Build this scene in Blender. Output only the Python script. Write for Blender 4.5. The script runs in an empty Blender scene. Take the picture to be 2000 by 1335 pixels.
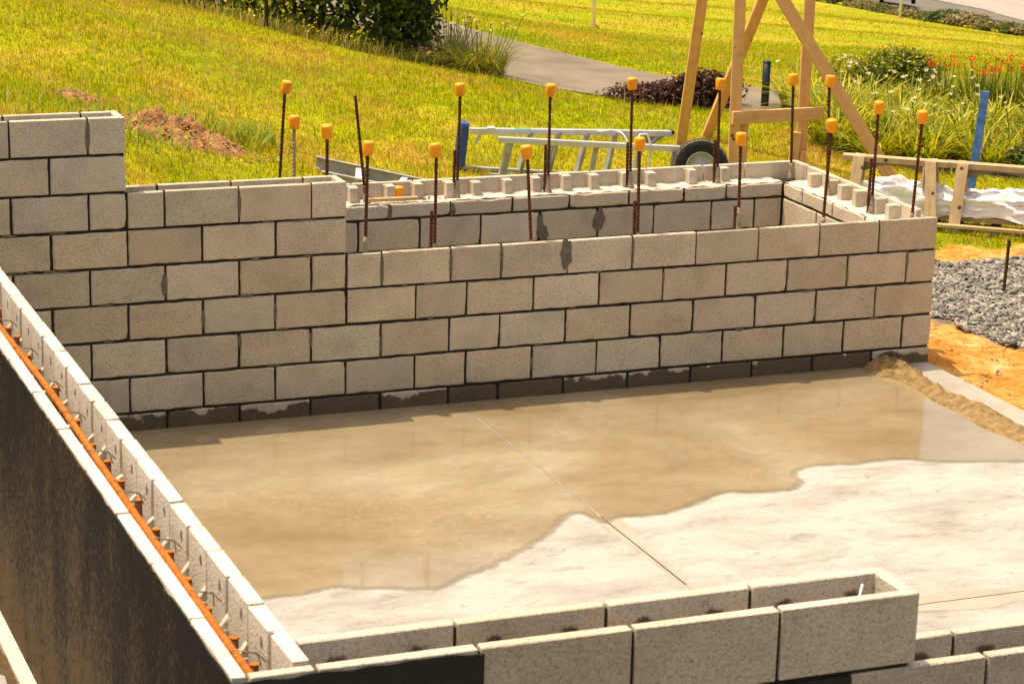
import bpy, bmesh, math, random
import numpy as np
from mathutils import Vector, Matrix, noise as mnoise

rng = np.random.default_rng(7)
random.seed(7)
scene = bpy.context.scene
COL = scene.collection

# ------------------------------------------------------------------ camera
CAM = Vector((-7.6448, -12.1886, 3.9200))
RIGHT = Vector((0.929645, -0.367501, 0.026509))
DOWN = Vector((-0.073107, -0.254492, -0.964308))
FWD = Vector((0.361130, 0.894526, -0.263454))
cd = bpy.data.cameras.new("camera")
cam = bpy.data.objects.new("camera", cd)
COL.objects.link(cam)
m3 = Matrix((RIGHT, -DOWN, -FWD)).transposed()
cam.matrix_world = Matrix.Translation(CAM) @ m3.to_4x4()
cd.sensor_width = 36.0
cd.lens = 36.0 * 4738.84 / 2000.0
cd.clip_start = 0.1
cd.clip_end = 3000.0
cd.dof.use_dof = True
cd.dof.focus_distance = 14.3
cd.dof.aperture_fstop = 13.0
scene.camera = cam

# ------------------------------------------------------------------ sky, sun, exposure
SUN_DIR = Vector((-0.247, 0.205, 1.0)).normalized()
SUN_EL = math.asin(SUN_DIR.z)
SUN_AZ = math.atan2(SUN_DIR.x, SUN_DIR.y)
world = bpy.data.worlds.new("World")
scene.world = world
world.use_nodes = True
wn = world.node_tree.nodes
wl = world.node_tree.links
wn.clear()
wo = wn.new("ShaderNodeOutputWorld")
wb = wn.new("ShaderNodeBackground")
sky = wn.new("ShaderNodeTexSky")
sky.sky_type = 'NISHITA'
sky.sun_disc = False
sky.sun_elevation = SUN_EL
sky.sun_rotation = SUN_AZ
sky.air_density = 1.0
sky.dust_density = 5.0
sky.ozone_density = 0.6
wb.inputs["Strength"].default_value = 0.15
wl.new(sky.outputs[0], wb.inputs[0])
wl.new(wb.outputs[0], wo.inputs[0])
sl = bpy.data.lights.new("sun", 'SUN')
sl.energy = 3.0
sl.angle = math.radians(0.53)
sl.color = (1.0, 0.965, 0.91)
so = bpy.data.objects.new("sun", sl)
COL.objects.link(so)
so.rotation_euler = (-SUN_DIR).to_track_quat('-Z', 'Y').to_euler()
so.location = SUN_DIR * 60
vs = scene.view_settings
vs.view_transform = 'Standard'
vs.look = 'None'
vs.gamma = 1.0
vs.use_curve_mapping = False
vs.exposure = 0.56
vs.use_white_balance = True
vs.white_balance_temperature = 8500
vs.white_balance_tint = 10
scene.cycles.use_denoising = True
scene.cycles.max_bounces = 8

# ------------------------------------------------------------------ helpers
def setp(o, label=None, cat=None, group=None, kind=None):
    if label: o["label"] = label
    if cat: o["category"] = cat
    if group: o["group"] = group
    if kind: o["kind"] = kind
    return o

def link(name, me, mat=None, parent=None, loc=None, rotz=None):
    o = bpy.data.objects.new(name, me)
    COL.objects.link(o)
    if mat is not None and me is not None and len(me.materials) == 0:
        me.materials.append(mat)
    if parent is not None:
        o.parent = parent
    if loc is not None:
        o.location = loc
    if rotz is not None:
        o.rotation_euler = (0, 0, rotz)
    return o

def empty(name, loc, label, cat, group=None, rotz=0.0):
    o = bpy.data.objects.new(name, None)
    COL.objects.link(o)
    o.empty_display_size = 0.1
    o.location = loc
    o.rotation_euler = (0, 0, rotz)
    return setp(o, label, cat, group)

class MB:
    """collects shapes for one mesh"""
    def __init__(self):
        self.v = []
        self.f = []
        self.smooth = []
    def add(self, vs, fs, smooth=False):
        n = len(self.v)
        self.v += [tuple(a) for a in vs]
        self.f += [tuple(i + n for i in q) for q in fs]
        self.smooth += [smooth] * len(fs)
        return self
    def box(self, x0, x1, y0, y1, z0, z1):
        vs = [(x, y, z) for z in (z0, z1) for y in (y0, y1) for x in (x0, x1)]
        return self.add(vs, [(0, 2, 3, 1), (4, 5, 7, 6), (0, 1, 5, 4), (2, 6, 7, 3), (0, 4, 6, 2), (1, 3, 7, 5)])
    def beam(self, p0, p1, w, h, up=(0, 0, 1)):
        """square-cut bar from p0 to p1; w across, h along up"""
        p0 = Vector(p0); p1 = Vector(p1)
        d = (p1 - p0).normalized()
        s = d.cross(Vector(up)).normalized()
        u = s.cross(d).normalized()
        vs = []
        for p in (p0, p1):
            for a, b in ((-1, -1), (1, -1), (1, 1), (-1, 1)):
                vs.append(p + s * a * w / 2 + u * b * h / 2)
        return self.add(vs, [(0, 1, 2, 3), (7, 6, 5, 4), (0, 4, 5, 1), (1, 5, 6, 2), (2, 6, 7, 3), (3, 7, 4, 0)])
    def tube(self, pts, r, n=8, caps=True):
        pts = [Vector(p) for p in pts]
        rs = r if isinstance(r, (list, tuple)) else [r] * len(pts)
        vs = []; fs = []
        d0 = (pts[1] - pts[0]).normalized()
        a = Vector((1, 0, 0)) if abs(d0.x) < 0.8 else Vector((0, 1, 0))
        s = d0.cross(a).normalized()
        for i, p in enumerate(pts):
            d = (pts[min(i + 1, len(pts) - 1)] - pts[max(i - 1, 0)]).normalized()
            s = (s - d * s.dot(d)).normalized()
            t = d.cross(s)
            for k in range(n):
                an = 2 * math.pi * k / n
                vs.append(p + (s * math.cos(an) + t * math.sin(an)) * rs[i])
        for i in range(len(pts) - 1):
            for k in range(n):
                k2 = (k + 1) % n
                fs.append((i * n + k, i * n + k2, (i + 1) * n + k2, (i + 1) * n + k))
        self.add(vs, fs, True)
        if caps:
            m = len(self.v) - len(vs)
            self.f.append(tuple(m + k for k in reversed(range(n)))); self.smooth.append(False)
            e = m + (len(pts) - 1) * n
            self.f.append(tuple(e + k for k in range(n))); self.smooth.append(False)
        return self
    def lathe(self, prof, n=16, M=None):
        """profile of (r, z) turned round z"""
        vs = []; fs = []
        for r, z in prof:
            for k in range(n):
                an = 2 * math.pi * k / n
                vs.append(Vector((r * math.cos(an), r * math.sin(an), z)))
        for i in range(len(prof) - 1):
            for k in range(n):
                k2 = (k + 1) % n
                fs.append((i * n + k, i * n + k2, (i + 1) * n + k2, (i + 1) * n + k))
        if M is not None:
            vs = [M @ v for v in vs]
        return self.add(vs, fs, True)
    def mesh(self, name, bevel=0.0, jitter=0.0):
        me = bpy.data.meshes.new(name)
        me.from_pydata(self.v, [], self.f)
        me.polygons.foreach_set("use_smooth", self.smooth)
        if bevel:
            bm = bmesh.new(); bm.from_mesh(me)
            bmesh.ops.bevel(bm, geom=bm.edges[:] , offset=bevel, segments=1, affect='EDGES', clamp_overlap=True)
            if jitter:
                for v in bm.verts:
                    v.co += Vector((random.uniform(-1, 1), random.uniform(-1, 1), random.uniform(-1, 1))) * jitter
            bm.to_mesh(me); bm.free()
        me.update()
        return me
    def build(self, name, mat, parent=None, bevel=0.0, jitter=0.0):
        return link(name, self.mesh(name, bevel, jitter), mat, parent)

def np_mesh(name, verts, faces4, cols=None, tris=None):
    """fast mesh from numpy arrays: quads (n,4) and/or tris (m,3), per-vertex colours"""
    me = bpy.data.meshes.new(name)
    nv = len(verts)
    me.vertices.add(nv)
    me.vertices.foreach_set("co", np.ascontiguousarray(verts, dtype=np.float32).ravel())
    loops = []; starts = []; n = 0
    parts = []
    if faces4 is not None and len(faces4):
        parts.append((np.asarray(faces4, np.int32), 4))
    if tris is not None and len(tris):
        parts.append((np.asarray(tris, np.int32), 3))
    tot = sum(p.size for p, _ in parts)
    me.loops.add(tot)
    allv = np.concatenate([p.ravel() for p, _ in parts])
    me.loops.foreach_set("vertex_index", allv)
    st = []
    off = 0
    for p, k in parts:
        st.append(np.arange(len(p), dtype=np.int32) * k + off)
        off += p.size
    st = np.concatenate(st)
    me.polygons.add(len(st))
    me.polygons.foreach_set("loop_start", st)
    me.update(calc_edges=True)
    if nv < 200000: me.validate()
    if cols is not None:
        a = me.attributes.new("Col", 'FLOAT_COLOR', 'POINT')
        c = np.ones((nv, 4), np.float32); c[:, :3] = cols
        a.data.foreach_set("color", c.ravel())
    return me

# ------------------------------------------------------------------ materials
def new_mat(name):
    m = bpy.data.materials.new(name)
    m.use_nodes = True
    nt = m.node_tree
    nt.nodes.clear()
    out = nt.nodes.new("ShaderNodeOutputMaterial")
    b = nt.nodes.new("ShaderNodeBsdfPrincipled")
    nt.links.new(b.outputs[0], out.inputs[0])
    return m, nt, b, out

def N(nt, t, **kw):
    n = nt.nodes.new(t)
    for k, v in kw.items():
        setattr(n, k, v)
    return n

def noise_tex(nt, vec, scale, detail=4.0, rough=0.55, dist=0.0):
    n = N(nt, "ShaderNodeTexNoise")
    n.inputs["Scale"].default_value = scale
    n.inputs["Detail"].default_value = detail
    n.inputs["Roughness"].default_value = rough
    n.inputs["Distortion"].default_value = dist
    nt.links.new(vec, n.inputs["Vector"])
    return n.outputs["Fac"]

def ramp(nt, fac, stops):
    r = N(nt, "ShaderNodeValToRGB")
    e = r.color_ramp.elements
    while len(e) < len(stops):
        e.new(0.5)
    for i, (p, c) in enumerate(stops):
        e[i].position = p
        e[i].color = (c[0], c[1], c[2], 1) if isinstance(c, (tuple, list)) else (c, c, c, 1)
    nt.links.new(fac, r.inputs[0])
    return r.outputs[0]

def mixc(nt, fac, a, b, mode='MIX'):
    n = N(nt, "ShaderNodeMix", data_type='RGBA', blend_type=mode)
    for key, v in ((0, fac), (6, a), (7, b)):
        if isinstance(v, (int, float)):
            n.inputs[key].default_value = v
        elif isinstance(v, (tuple, list)):
            n.inputs[key].default_value = (v[0], v[1], v[2], 1)
        else:
            nt.links.new(v, n.inputs[key])
    return n.outputs[2]

def math_n(nt, op, a, b=None, clamp=False):
    n = N(nt, "ShaderNodeMath", operation=op)
    n.use_clamp = clamp
    for i, v in enumerate((a, b)):
        if v is None: continue
        if isinstance(v, (int, float)):
            n.inputs[i].default_value = v
        else:
            nt.links.new(v, n.inputs[i])
    return n.outputs[0]

def coords(nt, kind="Object", jitter=True):
    tc = N(nt, "ShaderNodeTexCoord")
    v = tc.outputs[kind]
    if jitter:
        oi = N(nt, "ShaderNodeObjectInfo")
        s = math_n(nt, 'MULTIPLY', oi.outputs["Random"], 97.0)
        a = N(nt, "ShaderNodeVectorMath", operation='ADD')
        nt.links.new(v, a.inputs[0]); nt.links.new(s, a.inputs[1])
        return a.outputs[0], oi.outputs["Random"], v
    return v, None, v

def bump(nt, b, h, strength, dist):
    n = N(nt, "ShaderNodeBump")
    n.inputs["Strength"].default_value = strength
    n.inputs["Distance"].default_value = dist
    nt.links.new(h, n.inputs["Height"])
    nt.links.new(n.outputs[0], b.inputs["Normal"])

def simple(name, col, rough=0.7, metal=0.0, var=0.25, scale=20.0, bs=0.3, bd=0.003, bscale=None, kind="Object"):
    m, nt, b, _ = new_mat(name)
    v, rnd, _v = coords(nt, kind)
    f = noise_tex(nt, v, scale, 5)
    lo = tuple(c * (1 - var) for c in col); hi = tuple(min(1, c * (1 + var)) for c in col)
    c = ramp(nt, f, [(0.3, lo), (0.7, hi)])
    nt.links.new(c, b.inputs["Base Color"])
    b.inputs["Roughness"].default_value = rough
    b.inputs["Metallic"].default_value = metal
    if rough > 0.65: b.inputs["Specular IOR Level"].default_value = 0.15
    if bs:
        h = noise_tex(nt, v, bscale or scale * 4, 3)
        bump(nt, b, h, bs, bd)
    return m

def block_mat(name, base=(0.55, 0.462, 0.345), damp=False, spots=None):
    m, nt, b, _ = new_mat(name)
    v, rnd, raw = coords(nt)
    big = noise_tex(nt, v, 5.0, 4, 0.6)
    fine = noise_tex(nt, v, 130.0, 2, 0.6)
    pits = noise_tex(nt, v, 105.0, 2, 0.5)
    c = ramp(nt, big, [(0.25, tuple(x * 0.80 for x in base)), (0.5, base), (0.78, tuple(x * 1.14 for x in base))])
    g = ramp(nt, fine, [(0.30, 0.70), (0.50, 1.0), (0.72, 1.12)])
    c = mixc(nt, 1.0, c, g, 'MULTIPLY')
    p = ramp(nt, pits, [(0.28, 0.60), (0.37, 1.0)])
    c = mixc(nt, 1.0, c, p, 'MULTIPLY')
    r = math_n(nt, 'MULTIPLY_ADD', rnd, 0.20)
    nt.nodes[-1].inputs[2].default_value = 0.90
    hs = N(nt, "ShaderNodeHueSaturation")
    nt.links.new(r, hs.inputs["Value"]); nt.links.new(c, hs.inputs["Color"])
    sat = math_n(nt, 'FRACT', math_n(nt, 'MULTIPLY', rnd, 7.31))
    sat = math_n(nt, 'MULTIPLY_ADD', sat, 0.26); nt.nodes[-1].inputs[2].default_value = 0.87
    nt.links.new(sat, hs.inputs["Saturation"])
    c = hs.outputs[0]
    rough = 0.92
    if damp:
        sx = N(nt, "ShaderNodeSeparateXYZ"); nt.links.new(raw, sx.inputs[0])
        wv = noise_tex(nt, v, 7.0, 3, 0.6)
        lim = math_n(nt, 'MULTIPLY_ADD', wv, 0.22); nt.nodes[-1].inputs[2].default_value = 0.045
        lim = math_n(nt, 'ADD', lim, math_n(nt, 'MULTIPLY', math_n(nt, 'FRACT', math_n(nt, 'MULTIPLY', rnd, 13.7)), 0.085))
        wet = math_n(nt, 'MULTIPLY', math_n(nt, 'SUBTRACT', lim, sx.outputs[2]), 75.0, True)
        dk = mixc(nt, 1.0, c, (0.24, 0.20, 0.15), 'MULTIPLY')
        c = mixc(nt, wet, c, dk)
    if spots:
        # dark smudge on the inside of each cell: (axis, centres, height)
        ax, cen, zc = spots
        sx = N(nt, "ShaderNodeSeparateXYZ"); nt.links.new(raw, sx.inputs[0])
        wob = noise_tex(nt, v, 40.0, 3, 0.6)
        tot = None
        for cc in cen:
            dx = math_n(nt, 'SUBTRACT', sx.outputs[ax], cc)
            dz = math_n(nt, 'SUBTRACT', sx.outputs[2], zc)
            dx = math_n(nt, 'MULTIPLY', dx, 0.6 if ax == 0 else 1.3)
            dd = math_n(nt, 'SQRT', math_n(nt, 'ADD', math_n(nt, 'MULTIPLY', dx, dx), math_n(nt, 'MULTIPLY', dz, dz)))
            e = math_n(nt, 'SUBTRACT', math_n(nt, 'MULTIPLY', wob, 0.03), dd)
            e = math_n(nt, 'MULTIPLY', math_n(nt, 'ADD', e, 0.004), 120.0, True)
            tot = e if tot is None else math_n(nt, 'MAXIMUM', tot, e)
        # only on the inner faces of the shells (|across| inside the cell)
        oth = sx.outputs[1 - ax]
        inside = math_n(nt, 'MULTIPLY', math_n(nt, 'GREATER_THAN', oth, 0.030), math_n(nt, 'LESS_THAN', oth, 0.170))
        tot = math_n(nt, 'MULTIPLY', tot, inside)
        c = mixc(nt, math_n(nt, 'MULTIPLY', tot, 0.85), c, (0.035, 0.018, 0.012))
    nt.links.new(c, b.inputs["Base Color"])
    b.inputs["Roughness"].default_value = rough
    hh = math_n(nt, 'ADD', fine, pits)
    bump(nt, b, hh, 0.55, 0.004)
    return m

def leaf_mat(name, transl=0.35, rough=0.5, spec=0.3):
    m, nt, b, out = new_mat(name)
    at = N(nt, "ShaderNodeAttribute", attribute_name="Col")
    nt.links.new(at.outputs["Color"], b.inputs["Base Color"])
    b.inputs["Roughness"].default_value = rough
    b.inputs["Specular IOR Level"].default_value = spec
    t = N(nt, "ShaderNodeBsdfTranslucent")
    c2 = mixc(nt, 1.0, at.outputs["Color"], (1.25, 1.15, 0.6), 'MULTIPLY')
    nt.links.new(c2, t.inputs["Color"])
    mx = N(nt, "ShaderNodeMixShader"); mx.inputs[0].default_value = transl
    nt.links.new(b.outputs[0], mx.inputs[1]); nt.links.new(t.outputs[0], mx.inputs[2])
    nt.links.new(mx.outputs[0], out.inputs[0])
    return m

M = {}
M['block'] = block_mat('concrete_block')
M['block_damp'] = block_mat('damp_concrete_block', damp=True)
M['block_pale'] = block_mat('pale_concrete_block', base=(0.57, 0.475, 0.355))
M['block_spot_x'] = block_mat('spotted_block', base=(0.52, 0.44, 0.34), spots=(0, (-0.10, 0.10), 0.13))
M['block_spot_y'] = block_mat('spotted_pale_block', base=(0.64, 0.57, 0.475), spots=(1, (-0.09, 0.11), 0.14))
M['mortar'] = simple('dark_mortar', (0.040, 0.034, 0.026), 0.95, var=0.35, scale=30, bs=0.6, bd=0.006)
M['mortar_wet'] = simple('wet_mortar', (0.16, 0.135, 0.10), 0.75, var=0.3, scale=30, bs=0.6, bd=0.006)
M['grout'] = simple('pale_grout', (0.56, 0.51, 0.44), 0.95, var=0.22, scale=25, bs=0.7, bd=0.008, bscale=60)
M['cap'] = simple('orange_plastic', (1.0, 0.36, 0.012), 0.45, var=0.10, scale=30, bs=0.0)
M['cap'].node_tree.nodes['Principled BSDF'].inputs['Subsurface Weight'].default_value = 0.7
M['cap'].node_tree.nodes['Principled BSDF'].inputs['Subsurface Radius'].default_value = (0.05, 0.02, 0.003)
M['rust'] = simple('dark_rusty_steel', (0.10, 0.038, 0.016), 0.7, 0.2, var=0.5, scale=35, bs=0.6, bd=0.002)
M['rust_bright'] = simple('orange_rust', (0.42, 0.125, 0.022), 0.8, 0.0, var=0.4, scale=40, bs=0.6, bd=0.002)
M['rust_mortar'] = simple('mortar_splashed_steel', (0.33, 0.27, 0.20), 0.9, var=0.5, scale=60, bs=0.7, bd=0.003)
M['wire'] = simple('tie_wire', (0.25, 0.21, 0.17), 0.45, 0.6, var=0.2, bs=0)
M['alu'] = simple('aluminium', (0.60, 0.61, 0.63), 0.42, 0.45, var=0.12, scale=12, bs=0.15)
M['alu_dull'] = simple('dull_aluminium', (0.40, 0.385, 0.36), 0.55, 0.3, var=0.25, scale=12, bs=0.2)
M['blue'] = simple('blue_plastic', (0.02, 0.07, 0.26), 0.45, var=0.3, scale=25, bs=0.1)
M['blue_paint'] = simple('worn_blue_paint', (0.045, 0.155, 0.42), 0.55, var=0.45, scale=18, bs=0.3)
M['navy'] = simple('navy_paint', (0.012, 0.016, 0.032), 0.5, var=0.3, bs=0.2)
M['white'] = simple('white_paint', (0.74, 0.74, 0.72), 0.5, var=0.08, bs=0.1)
M['tyre'] = simple('tyre_rubber', (0.028, 0.028, 0.030), 0.75, var=0.4, scale=30, bs=0.4)
M['tread'] = simple('dusty_tyre_tread', (0.16, 0.13, 0.10), 0.9, var=0.45, scale=40, bs=0.5)
M['rim'] = simple('wheel_rim', (0.42, 0.42, 0.42), 0.5, 0.4, var=0.15, bs=0.1)
M['teal'] = simple('teal_plastic', (0.02, 0.42, 0.28), 0.4, var=0.2, bs=0)
M['bark'] = simple('bark', (0.09, 0.06, 0.035), 0.95, var=0.4, scale=25, bs=0.6, bd=0.008)

def wood_mat(name, a, bcol, axis=2, knots=True, rough=0.7, scale=1.0):
    m, nt, b, _ = new_mat(name)
    v, rnd, raw = coords(nt)
    mp = N(nt, "ShaderNodeMapping")
    sc = [26.0 * scale] * 3; sc[axis] = 1.3 * scale
    mp.inputs["Scale"].default_value = sc
    nt.links.new(v, mp.inputs[0])
    g = noise_tex(nt, mp.outputs[0], 1.6, 5, 0.6, 1.2)
    c = ramp(nt, g, [(0.30, a), (0.70, bcol)])
    sp = noise_tex(nt, v, 9.0, 2)
    c = mixc(nt, 0.35, c, ramp(nt, sp, [(0.3, tuple(x * 0.7 for x in a)), (0.7, bcol)]), 'MIX')
    if knots:
        vo = N(nt, "ShaderNodeTexVoronoi"); vo.inputs["Scale"].default_value = 6.5
        nt.links.new(v, vo.inputs["Vector"])
        kn = ramp(nt, vo.outputs["Distance"], [(0.085, (0.20, 0.08, 0.045)), (0.12, (1, 1, 1))])
        c = mixc(nt, 1.0, c, kn, 'MULTIPLY')
    nt.links.new(c, b.inputs["Base Color"])
    b.inputs["Roughness"].default_value = rough
    bump(nt, b, g, 0.25, 0.003)
    return m
M['pine'] = wood_mat('fresh_pine', (0.62, 0.31, 0.11), (0.78, 0.46, 0.20))
M['pine_x'] = wood_mat('fresh_pine_board', (0.60, 0.33, 0.14), (0.74, 0.47, 0.24), axis=0)
M['old_wood'] = wood_mat('weathered_wood', (0.42, 0.28, 0.15), (0.66, 0.48, 0.28))
M['old_wood_x'] = wood_mat('weathered_board', (0.40, 0.26, 0.14), (0.64, 0.46, 0.26), axis=0)
M['ply'] = wood_mat('dark_plywood', (0.16, 0.12, 0.08), (0.26, 0.19, 0.12), axis=0, knots=False)  # plywood that is dark in its own colour

# dry slab
def slab_mat():
    m, nt, b, _ = new_mat('dry_slab_concrete')
    v, _r, raw = coords(nt, jitter=False)
    mp = N(nt, "ShaderNodeMapping"); mp.inputs["Scale"].default_value = (1.0, 1.9, 1.0)
    nt.links.new(v, mp.inputs[0])
    a = noise_tex(nt, mp.outputs[0], 1.7, 8, 0.68, 0.35)
    s = noise_tex(nt, mp.outputs[0], 6.5, 7, 0.72, 0.5)
    c = ramp(nt, a, [(0.30, (0.235, 0.215, 0.185)), (0.42, (0.315, 0.298, 0.268)), (0.56, (0.39, 0.377, 0.350))])
    w = ramp(nt, s, [(0.34, 0.74), (0.45, 1.0), (0.58, 1.0), (0.68, 1.12)])
    c = mixc(nt, 1.0, c, w, 'MULTIPLY')
    fine = noise_tex(nt, v, 60, 3)
    c = mixc(nt, 1.0, c, ramp(nt, fine, [(0.3, 0.92), (0.7, 1.05)]), 'MULTIPLY')
    nt.links.new(c, b.inputs["Base Color"])
    b.inputs["Roughness"].default_value = 0.8
    bump(nt, b, s, 0.25, 0.004)
    return m
M['slab'] = slab_mat()

def puddle_mat():
    m, nt, b, out = new_mat('wet_concrete_under_water')
    v, _r, raw = coords(nt, jitter=False)
    mp = N(nt, "ShaderNodeMapping"); mp.inputs["Scale"].default_value = (0.85, 1.15, 1.0)
    mp.inputs["Rotation"].default_value = (0, 0, 0.25)
    nt.links.new(v, mp.inputs[0])
    a = noise_tex(nt, mp.outputs[0], 1.2, 7, 0.6, 0.5)
    s = noise_tex(nt, mp.outputs[0], 5.0, 7, 0.72, 0.6)
    c = ramp(nt, a, [(0.30, (0.235, 0.172, 0.095)), (0.45, (0.275, 0.21, 0.124)), (0.57, (0.315, 0.252, 0.160)), (0.70, (0.385, 0.325, 0.225))])
    # trowel swirls and scum left by the drying water
    wv = N(nt, "ShaderNodeTexWave"); wv.inputs["Scale"].default_value = 2.4; wv.inputs["Distortion"].default_value = 14.0
    wv.inputs["Detail"].default_value = 4.0; wv.inputs["Detail Scale"].default_value = 1.6
    nt.links.new(mp.outputs[0], wv.inputs["Vector"])
    sc = noise_tex(nt, mp.outputs[0], 15.0, 5, 0.8, 3.0)
    zone = ramp(nt, noise_tex(nt, mp.outputs[0], 1.0, 3, 0.5), [(0.45, 0.0), (0.60, 1.0)])
    scum = math_n(nt, 'MULTIPLY', ramp(nt, sc, [(0.56, 0.0), (0.66, 0.5)]), zone)
    c = mixc(nt, scum, c, (0.54, 0.47, 0.35))
    sw = math_n(nt, 'MULTIPLY', ramp(nt, wv.outputs["Fac"], [(0.70, 0.0), (1.0, 0.05)]), zone)
    c = mixc(nt, sw, c, (0.50, 0.44, 0.33))
    c = mixc(nt, 1.0, c, ramp(nt, s, [(0.32, 0.87), (0.5, 1.0), (0.7, 1.05)]), 'MULTIPLY')
    nt.links.new(c, b.inputs["Base Color"])
    r = ramp(nt, a, [(0.36, 0.10), (0.58, 0.16), (0.74, 0.35)])
    nt.links.new(r, b.inputs["Roughness"])
    b.inputs["IOR"].default_value = 1.45
    b.inputs["Coat Weight"].default_value = 0.6
    b.inputs["Coat IOR"].default_value = 1.33
    b.inputs["Coat Roughness"].default_value = 0.045
    bump(nt, b, s, 0.010, 0.004)
    at = N(nt, "ShaderNodeAttribute", attribute_name="Col")
    sp = N(nt, "ShaderNodeSeparateColor"); nt.links.new(at.outputs["Color"], sp.inputs[0])
    e1 = noise_tex(nt, v, 5.0, 6, 0.7, 0.6)
    ed = math_n(nt, 'ADD', sp.outputs[0], math_n(nt, 'MULTIPLY', math_n(nt, 'SUBTRACT', e1, 0.5), 0.42))
    fac = ramp(nt, ed, [(0.40, 0.0), (0.50, 0.5), (0.66, 1.0)])
    tr = N(nt, "ShaderNodeBsdfTransparent")
    mx = N(nt, "ShaderNodeMixShader")
    nt.links.new(fac, mx.inputs[0]); nt.links.new(tr.outputs[0], mx.inputs[1]); nt.links.new(b.outputs[0], mx.inputs[2])
    nt.links.new(mx.outputs[0], out.inputs[0])
    return m
M['puddle'] = puddle_mat()
M['damp'] = simple('damp_concrete', (0.35, 0.31, 0.25), 0.6, var=0.15, scale=5, bs=0.1, kind="Object")
M['asphalt'] = simple('sun_bleached_asphalt', (0.20, 0.165, 0.125), 0.9, var=0.20, scale=2.5, bs=0.4, bd=0.006, bscale=90)
M['road'] = simple('road_asphalt', (0.155, 0.14, 0.12), 0.9, var=0.1, scale=0.5, bs=0.0)
M['paving'] = simple('pale_pavement', (0.33, 0.30, 0.26), 0.9, var=0.08, scale=0.5, bs=0.0)
M['soil'] = simple('dry_brown_soil', (0.36, 0.185, 0.085), 0.98, var=0.5, scale=22, bs=1.0, bd=0.02, bscale=55)
M['sand'] = simple('wet_sand', (0.27, 0.18, 0.08), 0.85, var=0.4, scale=22, bs=1.0, bd=0.015, bscale=70)
M['stone'] = simple('grey_crushed_stone', (0.235, 0.22, 0.195), 0.85, var=0.5, scale=14, bs=0.4, bd=0.004)

def coat_mat():
    m, nt, b, _ = new_mat('black_bitumen_coating')
    v, _r, raw = coords(nt, jitter=False)
    mp = N(nt, "ShaderNodeMapping"); mp.inputs["Scale"].default_value = (95.0, 95.0, 38.0)
    nt.links.new(v, mp.inputs[0])
    gr = noise_tex(nt, mp.outputs[0], 1.0, 4, 0.75)               # brushed, gritty film
    mp2 = N(nt, "ShaderNodeMapping"); mp2.inputs["Scale"].default_value = (5.0, 5.0, 1.4)
    nt.links.new(v, mp2.inputs[0])
    st = noise_tex(nt, mp2.outputs[0], 1.0, 4, 0.6)
    du = noise_tex(nt, v, 2.2, 6, 0.65)
    sx = N(nt, "ShaderNodeSeparateXYZ"); nt.links.new(raw, sx.inputs[0])
    splash = math_n(nt, 'MULTIPLY', math_n(nt, 'SUBTRACT', 1.72, sx.outputs[2]), 1.15, True)   # mud splashed up from the ground
    lim = math_n(nt, 'ADD', math_n(nt, 'MULTIPLY', splash, 0.17), math_n(nt, 'MULTIPLY', math_n(nt, 'ADD', st, du), 0.34))
    f = math_n(nt, 'MULTIPLY', math_n(nt, 'SUBTRACT', math_n(nt, 'ADD', gr, lim), 0.905), 7.0, True)
    c = mixc(nt, f, (0.006, 0.005, 0.004), (0.10, 0.062, 0.026))
    nt.links.new(c, b.inputs["Base Color"])
    b.inputs["Roughness"].default_value = 0.8
    b.inputs["Specular IOR Level"].default_value = 0.15
    bump(nt, b, gr, 0.5, 0.003)
    return m
M['coat'] = coat_mat()
M['coat_clean'] = simple('fresh_bitumen', (0.012, 0.011, 0.012), 0.6, var=0.4, scale=20, bs=0.3)

def plastic_mat():
    m, nt, b, _ = new_mat('white_plastic_film')
    b.inputs["Base Color"].default_value = (0.80, 0.79, 0.78, 1)
    b.inputs["Roughness"].default_value = 0.42
    b.inputs["Subsurface Weight"].default_value = 0.0
    v, _r, raw = coords(nt, jitter=False)
    bump(nt, b, noise_tex(nt, v, 9, 4, 0.6), 0.25, 0.02)
    return m
M['film'] = plastic_mat()
def film2():
    m, nt, b, _ = new_mat('grey_plastic_sheet')
    b.inputs["Base Color"].default_value = (0.42, 0.42, 0.42, 1)
    b.inputs["Roughness"].default_value = 0.25
    return m
M['film_grey'] = film2()
M['leaf'] = leaf_mat('leaf')
M['grass'] = leaf_mat('grass_blades', 0.40, 0.6, 0.15)
M['petal'] = leaf_mat('petal', 0.3, 0.6, 0.2)

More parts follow.
